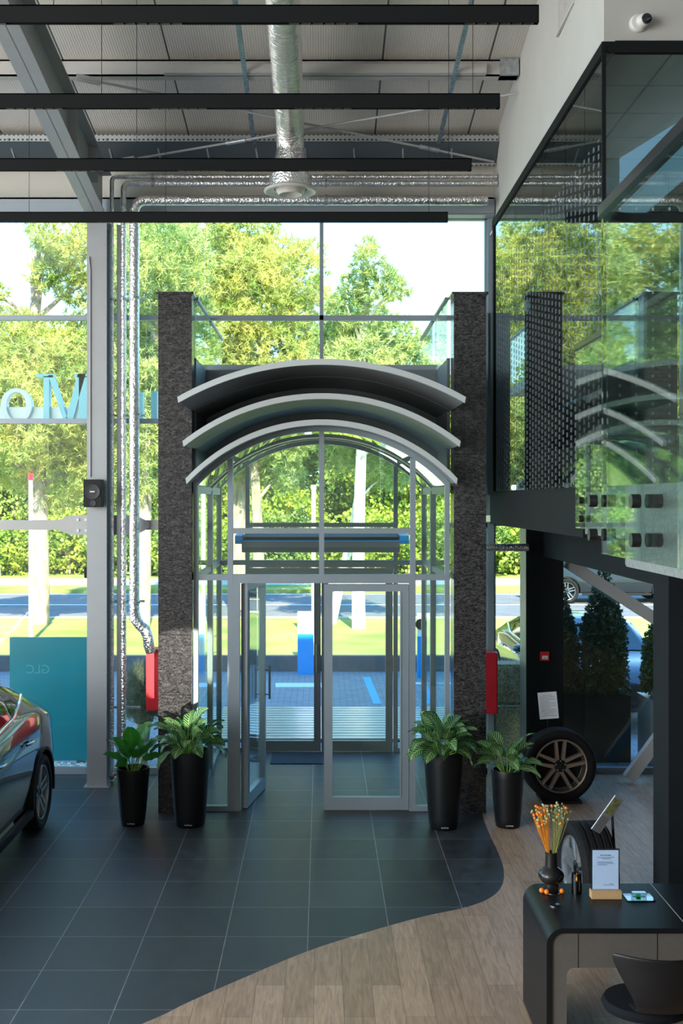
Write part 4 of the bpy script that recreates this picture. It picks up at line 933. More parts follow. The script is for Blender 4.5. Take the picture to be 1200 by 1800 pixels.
# dried flowers in the vase: two bunches
bt = {'orange_flower_bunch': (mat('orange_stem', (.75, .28, .02), .6), mat('orange_bead', (.85, .22, .01), .5), -1, 'bunch of orange dried flowers on orange stems in the black vase'),
      'green_flower_bunch': (mat('olive_stem', (.30, .30, .10), .6), mat('pale_green_bead', (.35, .45, .25), .6), 1, 'bunch of green dried flowers on olive stems in the black vase')}
for nm, (ms, mbd, sd, lab) in bt.items():
    t = thing(nm, lab, 'dried flowers', (vx, vy, dz+.22), 'dried flowers in the vase')
    s1 = MB(); s2 = MB(); s3 = MB()
    for i in range(60):
        q = rnd.uniform(0, 1); ang = sd*q*.36+rnd.uniform(-.05, .05); ay = rnd.uniform(-.22, .22); L_ = rnd.uniform(.21, .33)*(1.0 if abs(ang) < .3 else .9)
        b0 = Vector((vx+sd*.012+rnd.uniform(-.008, .008), vy+rnd.uniform(-.015, .015), dz+.215)); p1_ = b0+Vector((math.sin(ang)*L_, math.sin(ay)*L_*.6, math.cos(ang)*L_))
        midp = b0.lerp(p1_, .5)+Vector((sd*.006, 0, 0)); s1.tube([b0, midp, p1_], .0013, 5)
        (s2 if rnd.random() < (.62 if sd < 0 else .25) else s3).sphere(p1_, rnd.uniform(.006, .009), 8, 6)
    s1.build('stems', ms, t, smooth=True); s2.build('orange_heads', MATS['orange_bead'] if 'orange_bead' in MATS else mbd, t, smooth=True); s3.build('green_heads', mat('pale_green_bead', (.35, .45, .25), .6), t, smooth=True)
t = thing('bead_ring', 'silver wire ring with three orange beads around the vase foot', 'ornament', (vx, vy-.03, dz))
ring = [(vx+.062*math.cos(2*PI*i/28), vy-.01+.062*math.sin(2*PI*i/28), dz+.012+.010*math.sin(2*PI*i/28)) for i in range(29)]
MB().tube(ring, .0018, 6).build('wire', M_chrome, t, smooth=True)
for a, b, c_ in ((-.066, -.035, .016), (-.040, -.062, .016), (.058, -.045, .016)): MB().sphere((vx+a, vy+b, dz+c_), .016, 18, 12).build('bead', MATS['orange_bead'], t, smooth=True)
# candle lantern
lx, ly = PX(1013, 7.08), 7.08
t = thing('candle_lantern', 'smoked glass cylinder with a small glowing candle on the desk', 'candle holder', (lx, ly, dz))
MB().lathe([(.001, 0), (.032, 0), (.032, .125), (.029, .125), (.029, .006), (.001, .006)], (lx, ly, dz), 36).build('smoked_cylinder', glass_mat('smoked_glass', (.42, .42, .44), .08), t, smooth=True)
MB().lathe([(.001, .006), (.024, .006), (.024, .07), (.018, .075), (.001, .075)], (lx, ly, dz), 28).build('candle', mat('grey_wax', (.12, .13, .15), .5), t, smooth=True)
MB().lathe([(.001, .076), (.005, .083), (.004, .092), (.001, .105)], (lx, ly, dz), 14).build('flame', mat('flame', (1, .6, .15), .5, emit=(1, .55, .1), estr=4), t, smooth=True)
# sign on oak base
sx, sy = PX(1064, 7.0), 7.0
t = thing('table_sign', 'white printed notice in a pale oak holder on the desk', 'sign', (sx, sy, dz))
MB().box(sx-.094, sx+.094, sy-.03, sy+.03, dz, dz+.05).build('oak_base', M_oak, t, bevel=.003)
MB().box(sx-.087, sx+.087, sy+.004, sy+.010, dz+.045, dz+.30).build('black_backing', M_black, t)
MB().box(sx-.080, sx+.080, sy+.001, sy+.004, dz+.052, dz+.292).build('paper', mat('bluish_paper', (.45, .62, .88), .6), t)
text_mesh('printed_title', 'Mercedes-Benz', .011, M_ink, .0003, t, (sx, sy-.0002, dz+.258))
k = MB()
for xc_, wl, z in ((0, .105, .247), (.005, .055, .238), (-.004, .095, .219), (0, .10, .210), (-.02, .06, .201), (.035, .022, .085), (.02, .065, .076)): k.box(sx+xc_-wl/2, sx+xc_+wl/2, sy-.0004, sy+.0012, dz+z, dz+z+.0022)
k.build('printed_lines', M_ink, t)
# glass trinket
gx, gy = PX(1122, 7.0), 7.0
t = thing('glass_block', 'small clear glass block with green inlay on a mirror tray', 'ornament', (gx, gy, dz))
MB().box(gx-.085, gx+.085, gy-.07, gy+.06, dz, dz+.006).build('mirror_tray', mat('mirror', (.35, .38, .38), .05, 1), t)
MB().box(gx-.042, gx+.045, gy-.02, gy+.02, dz+.006, dz+.035).build('clear_block', glass_mat('block_glass', (.75, .85, .82), .12), t, bevel=.003)
MB().box(gx-.015, gx+.01, gy-.012, gy+.01, dz+.010, dz+.02).build('green_inlay', mat('green_inlay', (.02, .45, .10), .4), t)

# ------------------------------------------------------------------ chair (back towards the viewer)
cxh, cyh = 1.80, 5.88
t = thing('shell_chair', 'black shell chair with flared backrest at the desk, lower right corner', 'chair', (cxh, cyh, 0))
def chair_back():
    # rows of (z, y, halfwidth, curve depth)
    rows = [(.465, .30, .15, .02), (.475, .18, .135, .02), (.50, .08, .135, .025), (.55, .03, .155, .04), (.62, .01, .19, .06), (.70, .0, .235, .085), (.77, -.005, .27, .10), (.81, -.01, .28, .105), (.825, -.012, .27, .10)]
    vs = []; fs = []; nj = 13
    for z, y, hwd, cd in rows:
        for j in range(nj): a = -1+2*j/(nj-1); vs.append((cxh+hwd*a, cyh+y+cd*a*a*1.0-.0, z-.004*(1-a*a) if z > .8 else z))
    for i in range(len(rows)-1):
        for j in range(nj-1): fs.append((i*nj+j, i*nj+j+1, (i+1)*nj+j+1, (i+1)*nj+j))
    return MB().add(vs, fs)
o = chair_back().build('backrest', mat('satin_black_shell', (.005, .006, .008), .4), t, smooth=True)
sm2 = o.modifiers.new('thick', 'SOLIDIFY'); sm2.thickness = .016; sm2.offset = 0; s2_ = o.modifiers.new('sub', 'SUBSURF'); s2_.levels = 1; s2_.render_levels = 2
sxh = cxh-.17; seat = MB(); pr = [(.001, .40), (.16, .40), (.215, .415), (.225, .44), (.21, .465), (.12, .475), (.001, .477)]
seat.lathe(pr, (cxh-.02, cyh+.36, 0), 40); seat.v = [((x-(cxh-.02))*1.08+(cxh-.02), (y-(cyh+.36))*.98+cyh+.36, z) for x, y, z in seat.v]
seat.build('seat', mat('black_seat_fabric', (.006, .008, .011), .85, spec=.2), t, smooth=True)
MB().tube([(cxh-.02, cyh+.36, .05), (cxh-.02, cyh+.36, .41)], .025, 16).build('pedestal', M_chrome, t, smooth=True)
for k in range(5):
    a = 2*PI*k/5+.3; MB().bar((cxh-.02, cyh+.36, .09), (cxh-.02+.27*math.cos(a), cyh+.36+.27*math.sin(a), .055), .035, .022).build('leg', M_chrome, t)
    MB().lathe([(.001, -.01), (.024, -.01), (.024, .01), (.001, .01)], (cxh-.02+.27*math.cos(a), cyh+.36+.27*math.sin(a), .025), 14, 'x').build('castor', M_black, t, smooth=True)

# ------------------------------------------------------------------ cars
def lerp_tab(tab, s_):
    for (a, b), (c_, d) in zip(tab, tab[1:]):
        if a <= s_ <= c_: return b+(d-b)*(s_-a)/(c_-a)
    return tab[0][1] if s_ < tab[0][0] else tab[-1][1]
ROOF = [(0, .80), (.06, 1.0), (.2, 1.12), (.5, 1.24), (.9, 1.40), (1.35, 1.53), (1.8, 1.62), (2.4, 1.665), (2.9, 1.62), (3.25, 1.48), (3.65, 1.20), (3.8, 1.12), (4.4, 1.03), (4.6, .92), (4.72, .72)]
BELT = [(0, .78), (.06, .92), (.2, 1.02), (.5, 1.12), (.9, 1.19), (1.35, 1.20), (2.2, 1.13), (3.3, 1.06), (3.65, 1.04), (4.4, .93), (4.6, .82), (4.72, .68)]
HWD = [(0, .72), (.06, .80), (.25, .90), (.9, .945), (1.5, .93), (3.2, .93), (3.9, .94), (4.4, .88), (4.6, .78), (4.72, .62)]
RW = [(0, .58), (.2, .62), (.9, .60), (1.8, .62), (2.6, .64), (3.3, .66), (3.8, .78), (4.4, .72), (4.72, .5)]
def car_section(s_):
    w_, zb_, zr, rw = lerp_tab(HWD, s_), lerp_tab(BELT, s_), lerp_tab(ROOF, s_), lerp_tab(RW, s_)
    zl = .28 if .3 < s_ < 4.4 else .36
    return [(0, zl), (w_-.12, zl), (w_-.03, zl+.06), (w_-.005, .52), (w_, .66), (w_-.012, .82 if zb_ > .95 else zb_-.12), (w_-.02, zb_-.08), (w_-.06, zb_-.01),
            (w_-.085, zb_+.005), ((w_-.085)*.55+(rw)*.45+.012, zb_+(zr-zb_)*.50), (rw+.02, zr-(zr-zb_)*.10-.015), (rw-.07, zr-.01), (rw*.5, zr+.0), (0, zr+.005)]
def make_car(label, loc, rz, group=None):
    t = thing('car', label, 'car', (0, 0, 0), group)
    st = [0, .02, .06, .12, .2, .35, .5, .7, .9, 1.1, 1.35, 1.6, 1.8, 2.1, 2.4, 2.65, 2.9, 3.1, 3.25, 3.45, 3.65, 3.8, 4.1, 4.4, 4.5, 4.6, 4.68, 4.72]
    vs = []; fs = []; K = None
    for s_ in st:
        h = car_section(s_); full = [(x, z) for x, z in h] + [(-x, z) for x, z in h[-2:0:-1]]
        K = len(full)
        for x, z in full: vs.append((x, -s_, z))
    for i in range(len(st)-1):
        for j in range(K): fs.append((i*K+j, i*K+(j+1) % K, (i+1)*K+(j+1) % K, (i+1)*K+j))
    fs.append(tuple(range(K))); fs.append(tuple(range((len(st)-1)*K, len(st)*K))[::-1])
    body = MB().add(vs, fs).build('body', M_paint, t, smooth=True)
    cut = MB()
    for s_ in (.9, 3.8):
        for sd in (-1, 1): cut.lathe([(.001, -.18), (.40, -.18), (.40, .18), (.001, .18)], (sd*.88, -s_, .37), 40, 'x')
    co = cut.build('cutter', M_black)
    md = body.modifiers.new('arch', 'BOOLEAN'); md.object = co; md.operation = 'DIFFERENCE'; md.solver = 'EXACT'
    bpy.context.view_layer.update()
    me = bpy.data.meshes.new_from_object(body.evaluated_get(bpy.context.evaluated_depsgraph_get())); body.modifiers.clear(); body.data = me
    me.materials.clear(); me.materials.append(M_paint)
    bpy.data.objects.remove(co)
    me.polygons.foreach_set('use_smooth', [True]*len(me.polygons))
    try: me.set_sharp_from_angle(angle=R(35))
    except Exception: pass
    # side windows + chrome, windscreens
    def side_pt(s_, u, sd, off):
        h = car_section(s_); a, b, c_ = h[8], h[9], h[10]
        (p, q, k) = (a, b, u*2) if u < .5 else (b, c_, (u-.5)*2)
        return (sd*(p[0]+(q[0]-p[0])*k+off), -s_, p[1]+(q[1]-p[1])*k)
    for sd in (-1, 1):
        for s0, s1, u0a, u1a in ((1.02, 1.62, None, None), (1.70, 2.48, None, None), (2.55, 3.42, None, None)):
            vs = []; fs = []; n = 8
            for i in range(n+1):
                s_ = s0+(s1-s0)*i/n
                hi = .93; lo = .10
                if s_ < 1.7: hi = .93-(1.7-s_)*.15; lo = .10+max(0, (1.7-s_))**1.5*.85
                if s_ > 3.0: hi = .93-(s_-3.0)*.9; 
                for j in range(4): vs.append(side_pt(s_, lo+(hi-lo)*j/3, sd, .006))
            for i in range(n):
                for j in range(3): fs.append((i*4+j, i*4+j+1, i*4+j+5, i*4+j+4))
            MB().add(vs, fs).build('side_window', M_carglass, t, smooth=True)
        ch = []
        for i in range(22):
            s_ = 1.0+(3.4-1.0)*i/21; lo = .06+max(0, (1.7-s_))**1.5*.85; ch.append(side_pt(s_, lo, sd, .012))
        MB().tube(ch, .013, 8).build('chrome_trim', M_chrome, t, smooth=True)
        ch = []
        for i in range(22):
            s_ = 1.0+(3.4-1.0)*i/21; hi = .98-max(0, 1.7-s_)*.15-max(0, s_-3.0)*.9; ch.append(side_pt(s_, hi, sd, .010))
        MB().tube(ch, .006, 8).build('chrome_trim', M_chrome, t, smooth=True)
        for s_ in (1.42, 2.35):
            w_ = lerp_tab(HWD, s_)+.008
            MB().tube([(sd*w_, -s_+.09, .945), (sd*(w_+.03), -s_+.05, .955), (sd*(w_+.03), -s_-.06, .955), (sd*w_, -s_-.10, .945)], .014, 10).build('door_handle', M_chrome, t, smooth=True)
        w_ = lerp_tab(HWD, 3.2)
        MB().sphere((sd*(w_+.10), -3.05, 1.12), .09, 16, 10, .75).build('wing_mirror', M_paint, t, smooth=True)
        MB().box(sd*(.90), sd*.965, -3.35, -1.35, .24, .31).build('side_sill', M_black, t, bevel=.01)
        for k, s_ in enumerate((.9, 3.8)):
            # dark arch lining
            prof_ = [(.395, -.09), (.425, -.09), (.425, .012), (.395, .012)] if sd > 0 else [(.395, -.012), (.425, -.012), (.425, .09), (.395, .09)]
            MB().lathe(prof_, (sd*(lerp_tab(HWD, s_)-.004), -s_, .37), 32, 'x', -.2, PI+.2).build('arch_lip', M_black, t, smooth=True)
            wt = bpy.data.objects.new('wheel', None); COL.objects.link(wt); wt.parent = t; wt.empty_display_size = .1
            wheel_parts(wt, (sd*.83, -s_, .36), .36, .24, Matrix.Rotation(R(90)*sd, 3, 'Z'), .262, mat('dark_two_tone_alloy', (.30, .31, .33), .25, .9))
    # windscreens and lamps
    def top_patch(s0, s1, lo, hi, name, m):
        vs = []; fs = []; n = 6
        for i in range(n+1):
            s_ = s0+(s1-s0)*i/n; rw, zr = lerp_tab(RW, s_), lerp_tab(ROOF, s_)
            for j in range(7): a = -1+2*j/6; vs.append((a*rw*.88, -s_+(-.006 if s0 > 2 else .006), zr+.012-.01*a*a))
        for i in range(n):
            for j in range(6): fs.append((i*7+j, i*7+j+1, i*7+j+8, i*7+j+7))
        MB().add(vs, fs).build(name, m, t, smooth=True)
    top_patch(.35, 1.3, 0, 0, 'rear_window', M_carglass); top_patch(2.95, 3.7, 0, 0, 'windscreen', M_carglass)
    for sd in (-1, 1):
        MB().box(sd*.42, sd*.80, -.10, .005, .86, .96).build('tail_lamp', mat('tail_lamp_red', (.30, .01, .01), .2), t, bevel=.02)
        MB().box(sd*.45, sd*.80, -4.62, -4.5, .74, .86).build('head_lamp', mat('lamp_glass', (.6, .65, .7), .1), t, bevel=.02)
    MB().box(-.36, .36, -4.73, -4.66, .50, .76).build('radiator_grille', M_black, t, bevel=.02)
    t.location = loc; t.rotation_euler = (0, 0, rz)
    return t
car = make_car('glossy black car with chrome window line at the left edge', (-3.64, 11.95, 0), R(0))
c2 = copy_tree(car); c2.location = (3.85, 20.2, -.02); c2.rotation_euler = (0, 0, R(3)); c2.scale = (1.02, 1, .88); tag(c2, 'dark car parked outside facing the window behind the hay bales and thujas', 'car')
c4 = copy_tree(car); c4.location = (6.2, 33.9, .18); c4.rotation_euler = (0, 0, R(90)); tag(c4, 'distant car passing on the road behind the thuja', 'car')

# ------------------------------------------------------------------ outside furniture
t = thing('entrance_deck', 'slatted metal deck on the ground outside the doors', 'deck', (0, 16.2, -.02))
k = MB()
for i in range(13): y = 15.15+i*.18; k.box(-1.5, 1.5, y, y+.145, 0.0, .02)
k.build('slats', M_deck, t); MB().box(-1.5, 1.5, 15.1, 17.5, -.02, .0).build('deck_base', M_black, t)
t = thing('notice_board', 'large teal board standing outside left of the column', 'sign board', ((PX(18, 13.75)+PX(155, 13.75))/2, 13.75, 0))
MB().box(PX(18, 13.75), -2.70, 13.72, 13.78, .05, PZ(1120, 13.75)).build('panel', M_teal, t, bevel=.004)
MB().box(-3.6, -3.5, 13.7, 13.8, -.02, .05).box(-2.95, -2.85, 13.7, 13.8, -.02, .05).build('foot', M_alud, t)
text_mesh('model_lettering', 'GLC', .15, mat('faded_print', (.10, .33, .38), .4), .001, t, (-3.42, 13.719, PZ(1183, 13.75)), (PI/2, 0, 0)).scale = (1, 1, 1)
for c in kids(t):
    if c.name.startswith('model_lettering'): c.data.transform(Matrix.Translation((2*(-3.42-t.location.x), 0, 0)) @ Matrix.Scale(-1, 4, (1, 0, 0))); c.data.flip_normals()
peb = MB(); rnd = random.Random(8)
for i in range(420): peb.sphere((rnd.uniform(-3.9, -2.62), rnd.uniform(13.45, 13.68), .0+rnd.uniform(0, .03)), rnd.uniform(.018, .035), 7, 5, .7)
tag(peb.build('pebbles', mat('white_pebble', (.7, .72, .72), .7), smooth=True), 'white pebbles along the window foot by the teal board', 'pebbles', kind='stuff')
t = thing('facade_sign', 'pale blue roof-sign letters seen from behind through the left glazing', 'sign', (-3.4, 13.9, 4.1))
def poly_letter(name, polys): 
    m_ = MB()
    for p in polys: m_.prism(p, 'y', 13.85, 13.97)
    m_.build(name, M_letter, t)
zb_, zt_ = 4.16, 4.72; Q = lambda px, py: (PX(px, 13.9), PZ(py, 13.9))
poly_letter('letter', [[Q(78, 745), Q(88, 745), Q(88, 662), Q(78, 662)], [Q(66, 658), Q(96, 658), Q(96, 664), Q(66, 664)], [Q(86, 660), Q(94, 660), Q(122, 742), Q(114, 742)], [Q(138, 658), Q(152, 658), Q(128, 742), Q(116, 742)], [Q(140, 745), Q(154, 745), Q(154, 662), Q(140, 662)], [Q(132, 658), Q(168, 658), Q(168, 664), Q(132, 664)]])
o_ = MB(); n = 32; cx_, cz_ = Q(30, 714); o_.strip([(cx_+.19*math.cos(2*PI*i/n), cz_+.215*math.sin(2*PI*i/n)) for i in range(n+1)], [(cx_+.12*math.cos(2*PI*i/n), cz_+.17*math.sin(2*PI*i/n)) for i in range(n+1)], 'y', 13.85, 13.97); o_.build('letter', M_signwhite, t)
poly_letter('letter', [[Q(246, 742), Q(252, 742), Q(252, 690), Q(246, 690)], [Q(266, 742), Q(277, 742), Q(277, 688), Q(266, 688)]])
MB().box(-4.6, -1.6, 13.86, 13.93, 4.13, 4.17).box(-4.6, -2.75, 13.90, 13.93, 4.17, 4.33).build('mounting_rail', M_signwhite, t)
for (px0, px1, y0, y1, d, ms, lab) in ((523, 551, 1075, 1165, 21.0, (M_signwhite, M_blue), 'white and blue sign pillar in the yard seen through the open door'), (733, 766, 1078, 1170, 20.6, (M_blue, M_signwhite), 'blue and white charging pillar in the yard right of the doors')):
    t = thing('sign_pillar', lab, 'sign', (PX((px0+px1)/2, d), d, -.02), 'sign pillars in the yard')
    zm = PZ((y0+y1)/2-6, d); MB().box(PX(px0, d), PX(px1, d), d-.06, d+.06, -.02, zm).build('lower_panel', ms[1] if ms[0] is M_signwhite else ms[0], t)
    MB().box(PX(px0, d), PX(px1, d), d-.06, d+.06, zm, PZ(y0, d)).build('upper_panel', M_signwhite, t)
    if px0 > 600: MB().lathe([(.001, -.07), (.1, -.07), (.1, -.06)], (PX(739, d), d, zm+.22), 20, 'y').build('round_screen', M_black, t)
# hay bales and dry grass
def bale(x0, x1, y0, y1, z0, z1, lab, seed):
    rnd = random.Random(seed); t = thing('hay_bale', lab, 'hay bale', ((x0+x1)/2, (y0+y1)/2, z0), 'hay bales outside by the column')
    MB().box(x0, x1, y0, y1, z0, z1).build('bale_body', M_hay, t, bevel=.03)
    s_ = MB()
    for i in range(900):
        f_ = rnd.choice('ftlr'); x = rnd.uniform(x0, x1); y = rnd.uniform(y0, y1); z = rnd.uniform(z0, z1)
        if f_ == 'f': y = y0
        elif f_ == 't': z = z1
        elif f_ == 'l': x = x0
        else: x = x1
        d_ = Vector((rnd.uniform(-1, 1), rnd.uniform(-1, 1), rnd.uniform(-1, 1))).normalized()*rnd.uniform(.02, .05); p = Vector((x, y, z))
        sd_ = d_.cross(Vector((.3, .5, .8))).normalized()*.0018; s_.add([p-d_-sd_, p-d_+sd_, p+d_+Vector((0, -.005, .004))], [(0, 1, 2)])
    s_.build('loose_straw', mat('straw', (.62, .55, .36), .8), t, fix=False); return t
bale(1.72, 2.48, 13.5, 13.9, -.02, .74, 'lower hay bale outside behind the right red cabinet', 1)
bale(2.02, 2.50, 13.62, 14.0, .745, 1.22, 'upper hay bale stacked outside behind the right red cabinet', 2)
k = MB(); rnd = random.Random(3); bx, by = PX(252, 13.85), 13.85
for i in range(6000):
    a = rnd.uniform(0, 2*PI); e_ = math.asin(rnd.uniform(-.6, 1)); d_ = Vector((math.cos(a)*math.cos(e_), math.sin(a)*math.cos(e_), math.sin(e_))); p = Vector((bx, by, .78)); q = p+Vector((d_.x*.24, d_.y*.24, d_.z*.42))*rnd.uniform(.8, 1.05); d2_ = Vector((rnd.uniform(-1, 1), rnd.uniform(-1, 1), rnd.uniform(-.2, 1)))*.09
    sd_ = d2_.cross(Vector((0, 1, .1))).normalized()*.003; k.add([q-sd_, q+sd_, q+d2_], [(0, 1, 2)])
t = thing('dry_bush', 'round dry grass bush outside behind the small left plant', 'bush', (bx, by, 0)); k.build('foliage', M_drygrass, t, fix=False); MB().tube([(bx, by, -.02), (bx, by, .8)], [.05, .12], 10).build('stem', M_bark, t)
MB().lathe([(.001, .42), (.12, .5), (.17, .8), (.10, 1.05), (.001, 1.1)], (bx, by, 0), 14).build('inner_grass', M_drygrass, t, smooth=True)

# ------------------------------------------------------------------ foliage generator
def cloud(blobs, tuft, per, seed, blade=.085, n_bl=13, broad=False, fill=.45):
    """blobs: (x,y,z,rx,rz). returns verts, faces of a leafy crown"""
    rng = np.random.default_rng(seed); V = []; 
    for (x, y, z, rx, rz) in blobs:
        n = max(12, int(per*(rx*rx+rx*rz)/2/(tuft*tuft)))
        d = rng.normal(size=(n, 3)); d /= np.linalg.norm(d, axis=1)[:, None]
        rr_ = fill+(1-fill)*rng.random(n)**.5; rr_ *= 1+.22*np.sin(d[:, 0]*5+seed)*np.sin(d[:, 2]*6+x)
        P = np.stack([x+d[:, 0]*rx*rr_, y+d[:, 1]*rx*rr_, z+d[:, 2]*rz*rr_], 1)
        up = d*.8+rng.normal(size=(n, 3))*.35+np.array([0, 0, .35]); up /= np.linalg.norm(up, axis=1)[:, None]
        for b in range(n_bl):
            q = up*(.3 if broad else .55)+rng.normal(size=(n, 3))*(.9 if broad else .6); q /= np.linalg.norm(q, axis=1)[:, None]
            sd = np.cross(q, rng.normal(size=(n, 3))); sd /= np.linalg.norm(sd, axis=1)[:, None]
            L_ = tuft*(.6+.6*rng.random(n))[:, None]; w_ = L_*blade
            st = P+rng.normal(size=(n, 3))*tuft*(.5 if broad else .12)
            if broad: V.append(np.stack([st, st+q*L_*.5+sd*w_*2, st+q*L_], 1)); V.append(np.stack([st, st+q*L_, st+q*L_*.5-sd*w_*2], 1))
            else: V.append(np.stack([st-sd*w_, st+sd*w_, st+q*L_], 1))
    A_ = np.concatenate(V).reshape(-1, 3)
    return A_
def cloud_obj(name, A_, m, parent):
    off = np.array(wloc(parent)); A_ = A_-off; n = len(A_)//3
    me = bpy.data.meshes.new(name); me.vertices.add(len(A_)); me.vertices.foreach_set('co', A_.astype(np.float32).ravel())
    me.loops.add(n*3); me.loops.foreach_set('vertex_index', np.arange(n*3, dtype=np.int32)); me.polygons.add(n)
    me.polygons.foreach_set('loop_start', np.arange(0, n*3, 3, dtype=np.int32))
    try: me.polygons.foreach_set('loop_total', np.full(n, 3, dtype=np.int32))
    except Exception: pass
    me.materials.append(m); me.update(calc_edges=True)
    o = bpy.data.objects.new(name, me); COL.objects.link(o); o.parent = parent; return o
def tree(lab, d, px, pyb, trunk_top, rtr, blobs, m, seed, tuft=.17, per=15.0, grp='pines across the lawn', lean=0, barkm=None, dz=.25, branches=True, **kw):
    rnd = random.Random(seed); x = PX(px, d); t = thing('pine_tree' if 'pine' in lab or 'conifer' in lab else 'leafy_tree', lab, 'tree', (x, d, dz), grp)
    ztop = PZ(trunk_top, d); n = 10; pts = []; 
    for i in range(n+1): u = i/n; pts.append((x+lean*u+.06*math.sin(u*5+seed), d+.05*math.sin(u*4), dz-.05+(ztop-dz)*u))
    MB().tube(pts, [rtr*(1.15-.6*i/n) for i in range(n+1)], 12).build('trunk', barkm or M_bark, t, smooth=True)
    bl = [(PX(a, d), d+rnd.uniform(-1.0, 1.0), PZ(b, d), r_*1.28*d/2000, r_*1.12*d/2000) for a, b, r_ in blobs]
    if branches:
        br_ = MB()
        for (bx_, by_, bz_, r1, r2) in bl:
            zs_ = max(dz+1.5, min(ztop-.2, bz_-.8)); u = (zs_-dz)/(ztop-dz); s0 = Vector((x+lean*u, d, zs_)); e0 = Vector((bx_, by_, bz_))
            br_.tube([s0, s0.lerp(e0, .5)+Vector((0, 0, .1)), e0], [rtr*.35, rtr*.22, rtr*.1], 6)
        br_.build('branches', barkm or M_bark, t, smooth=True)
    cloud_obj('foliage', cloud(bl, tuft, per, seed, **kw), m, t)
    return t
tree('big pine with thick trunk outside left of the grey column', 27, 66, 1112, 440, .20,
     [(120, 415, 50), (165, 450, 55), (90, 430, 22), (85, 490, 24), (150, 500, 45), (70, 610, 60), (15, 590, 55), (0, 670, 70), (110, 660, 70), (50, 730, 80), (120, 760, 80), (10, 800, 60), (90, 830, 60), (-60, 640, 70), (-80, 760, 70), (170, 600, 50), (0, 520, 22), (185, 690, 60), (170, 800, 60)], M_pine, 1)
tree('pine with leaning trunk behind the silver pipes', 26.5, 246, 1118, 500, .16,
     [(215, 420, 50), (280, 415, 55), (310, 470, 60), (250, 500, 60), (300, 560, 65), (225, 590, 60), (290, 650, 70), (220, 690, 60), (270, 760, 65), (330, 740, 50), (240, 830, 50)], M_pine2, 2, lean=.4)
tree('tall wide pine behind the arched canopies', 31, 420, 1085, 420, .24,
     [(360, 425, 60), (430, 420, 50), (400, 480, 70), (470, 455, 50), (340, 520, 70), (450, 530, 70), (515, 500, 50), (540, 560, 55), (380, 600, 80), (470, 620, 80), (545, 640, 60), (320, 620, 60), (420, 700, 80), (510, 720, 70), (340, 700, 70), (545, 455, 22), (440, 790, 60)], M_pine, 3)
tree('slender dark-trunked pine just left of the inner portal', 30, 450, 1085, 700, .16, [(440, 740, 50), (480, 780, 50), (500, 830, 30), (420, 800, 40)], M_pine2, 13)
tree('conifer with pointed top right of the upper mullion', 26, 634, 1117, 470, .14,
     [(642, 440, 14), (645, 470, 22), (625, 505, 26), (665, 505, 28), (690, 520, 20), (610, 545, 32), (650, 550, 38), (600, 595, 45), (645, 610, 50), (690, 600, 40), (710, 640, 36), (620, 660, 55), (670, 680, 55), (725, 690, 40), (590, 700, 50), (640, 750, 50), (700, 745, 40), (720, 600, 18)], M_pine2, 4, barkm=M_birch)
tree('small-crowned pine with a pale leaning trunk beside the pointed conifer', 27, 586, 1100, 770, .11, [(625, 790, 40), (660, 800, 40), (600, 780, 40), (690, 830, 30)], M_pine2, 5, lean=.75, barkm=M_birch)
for (px, lab) in ((54, 'white lamp pole beside the big left pine'), (551, 'white lamp pole seen through the arch centre')):
    x = PX(px, 23.5); t = thing('lamp_pole', lab, 'lamp post', (x, 23.5, .25), 'white lamp poles on the lawn')
    MB().tube([(x, 23.5, .2), (x, 23.5, 3.6 if px < 100 else 3.4)], .045, 12).build('pole', M_signwhite, t, smooth=True); MB().tube([(x, 23.5, 3.6 if px < 100 else 3.4), (x, 23.5, 3.75 if px < 100 else 3.5)], .055, 12).build('top_cap', M_red if px < 100 else M_signwhite, t)
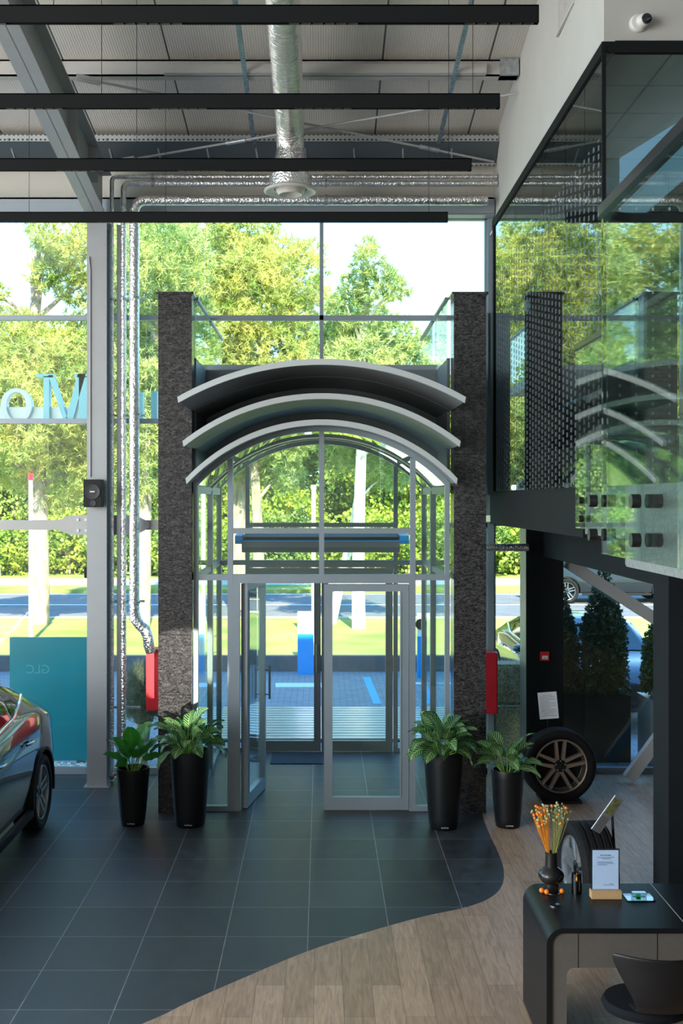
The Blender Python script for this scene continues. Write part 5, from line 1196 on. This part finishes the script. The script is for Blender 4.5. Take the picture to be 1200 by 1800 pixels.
# background broadleaf trees and hedges
for i, (px, d, h_, r_, m, lab) in enumerate(((-40, 47, 660, 110, M_wood_leaf, 'deep green tree at the far left beyond the road'), (90, 49, 640, 100, M_hedge, 'yellow-green tree beyond the road behind the big pine'), (210, 47, 620, 100, M_wood_leaf, 'deep green tree beyond the road behind the pipes'),
        (330, 49, 640, 100, M_hedge, 'yellow-green tree beyond the road behind the left pillar'), (470, 47, 740, 90, M_hedge, 'yellow-green tree seen through the left half of the arch'), (590, 50, 730, 80, M_wood_leaf, 'deep green tree seen through the middle of the arch'),
        (690, 47, 800, 80, M_hedge, 'yellow-green tree seen through the right half of the arch'), (800, 49, 690, 80, M_hedge, 'yellow-green tree beyond the road behind the right pillar'), (930, 47, 700, 100, M_wood_leaf, 'deep green tree beyond the road behind the gallery'))):
    rnd = random.Random(60+i); bl = []
    yy = h_
    while yy < 1010:
        for k in range(3): bl.append((px+rnd.uniform(-r_*.7, r_*.7), yy+rnd.uniform(-20, 20), r_*rnd.uniform(.45, .6)))
        yy += r_*.55
    tree(lab, d, px, 1005, h_+30, .22, bl, m, 60+i, tuft=.20, per=6.0, grp='leafy trees beyond the road', dz=.28, blade=.2, n_bl=5, broad=True, fill=.6, branches=False)
for i in range(12):
    px = -80+i*100; d = 43.6+(i % 3)*.5; rnd = random.Random(90+i); t = thing('hedge_bush', 'rounded yellow-green hedge bush along the far pavement', 'hedge', (PX(px, d), d, .28), 'hedge bushes along the far pavement')
    bl = [(PX(px+rnd.uniform(-50, 50), d), d+rnd.uniform(-.3, .6), .28+rnd.uniform(.3, 1.9), rnd.uniform(.8, 1.2), rnd.uniform(.7, 1.0)) for k in range(7)]
    cloud_obj('foliage', cloud(bl, .16, 3.4, 90+i, blade=.22, n_bl=5, broad=True, fill=.7), M_hedge if i % 3 else M_wood_leaf, t); MB().tube([(PX(px, d), d, .25), (PX(px, d), d, 1.8)], .1, 8).build('stem', M_bark, t)
# thujas in planters outside on the right
for (px, d, hw_, top, lab) in ((1060, 14.2, 42, 1012, 'tall bushy thuja in a black planter box at the right window'), (985, 14.3, 32, 1040, 'thuja partly hidden behind the black column in a black planter box'), (1170, 13.9, 42, 1060, 'thuja at the right edge behind the near dark column in a planter box')):
    x = PX(px, d); t = thing('potted_thuja', lab, 'potted tree', (x, d, -.02), 'thujas in planter boxes')
    zt_ = PZ(top, d); r_ = hw_*d/2000; z0 = .80
    k = MB(); w2 = .27; k.box(x-w2, x+w2, d-w2, d+w2, -.02, z0-.02).box(x-w2-.008, x+w2+.008, d-w2-.008, d+w2+.008, z0-.02, z0); k.build('planter_box', M_darkwall if px < 1100 else M_alud, t)
    MB().tube([(x, d, z0-.02), (x, d, zt_-.2)], [.03, .012], 8).build('trunk', M_bark, t)
    bl = []; n = 12
    for i in range(n): u = i/(n-1); z = z0+.10+(zt_-z0-.18)*u; rr_ = r_*(1.05-.12*u if u < .55 else (1.0-(u-.55)*1.55)); bl.append((x, d, z, max(.07, rr_), .16))
    cloud_obj('foliage', cloud(bl, .035, 12, int(px), blade=.35, n_bl=5, fill=.5), M_thuja, t)
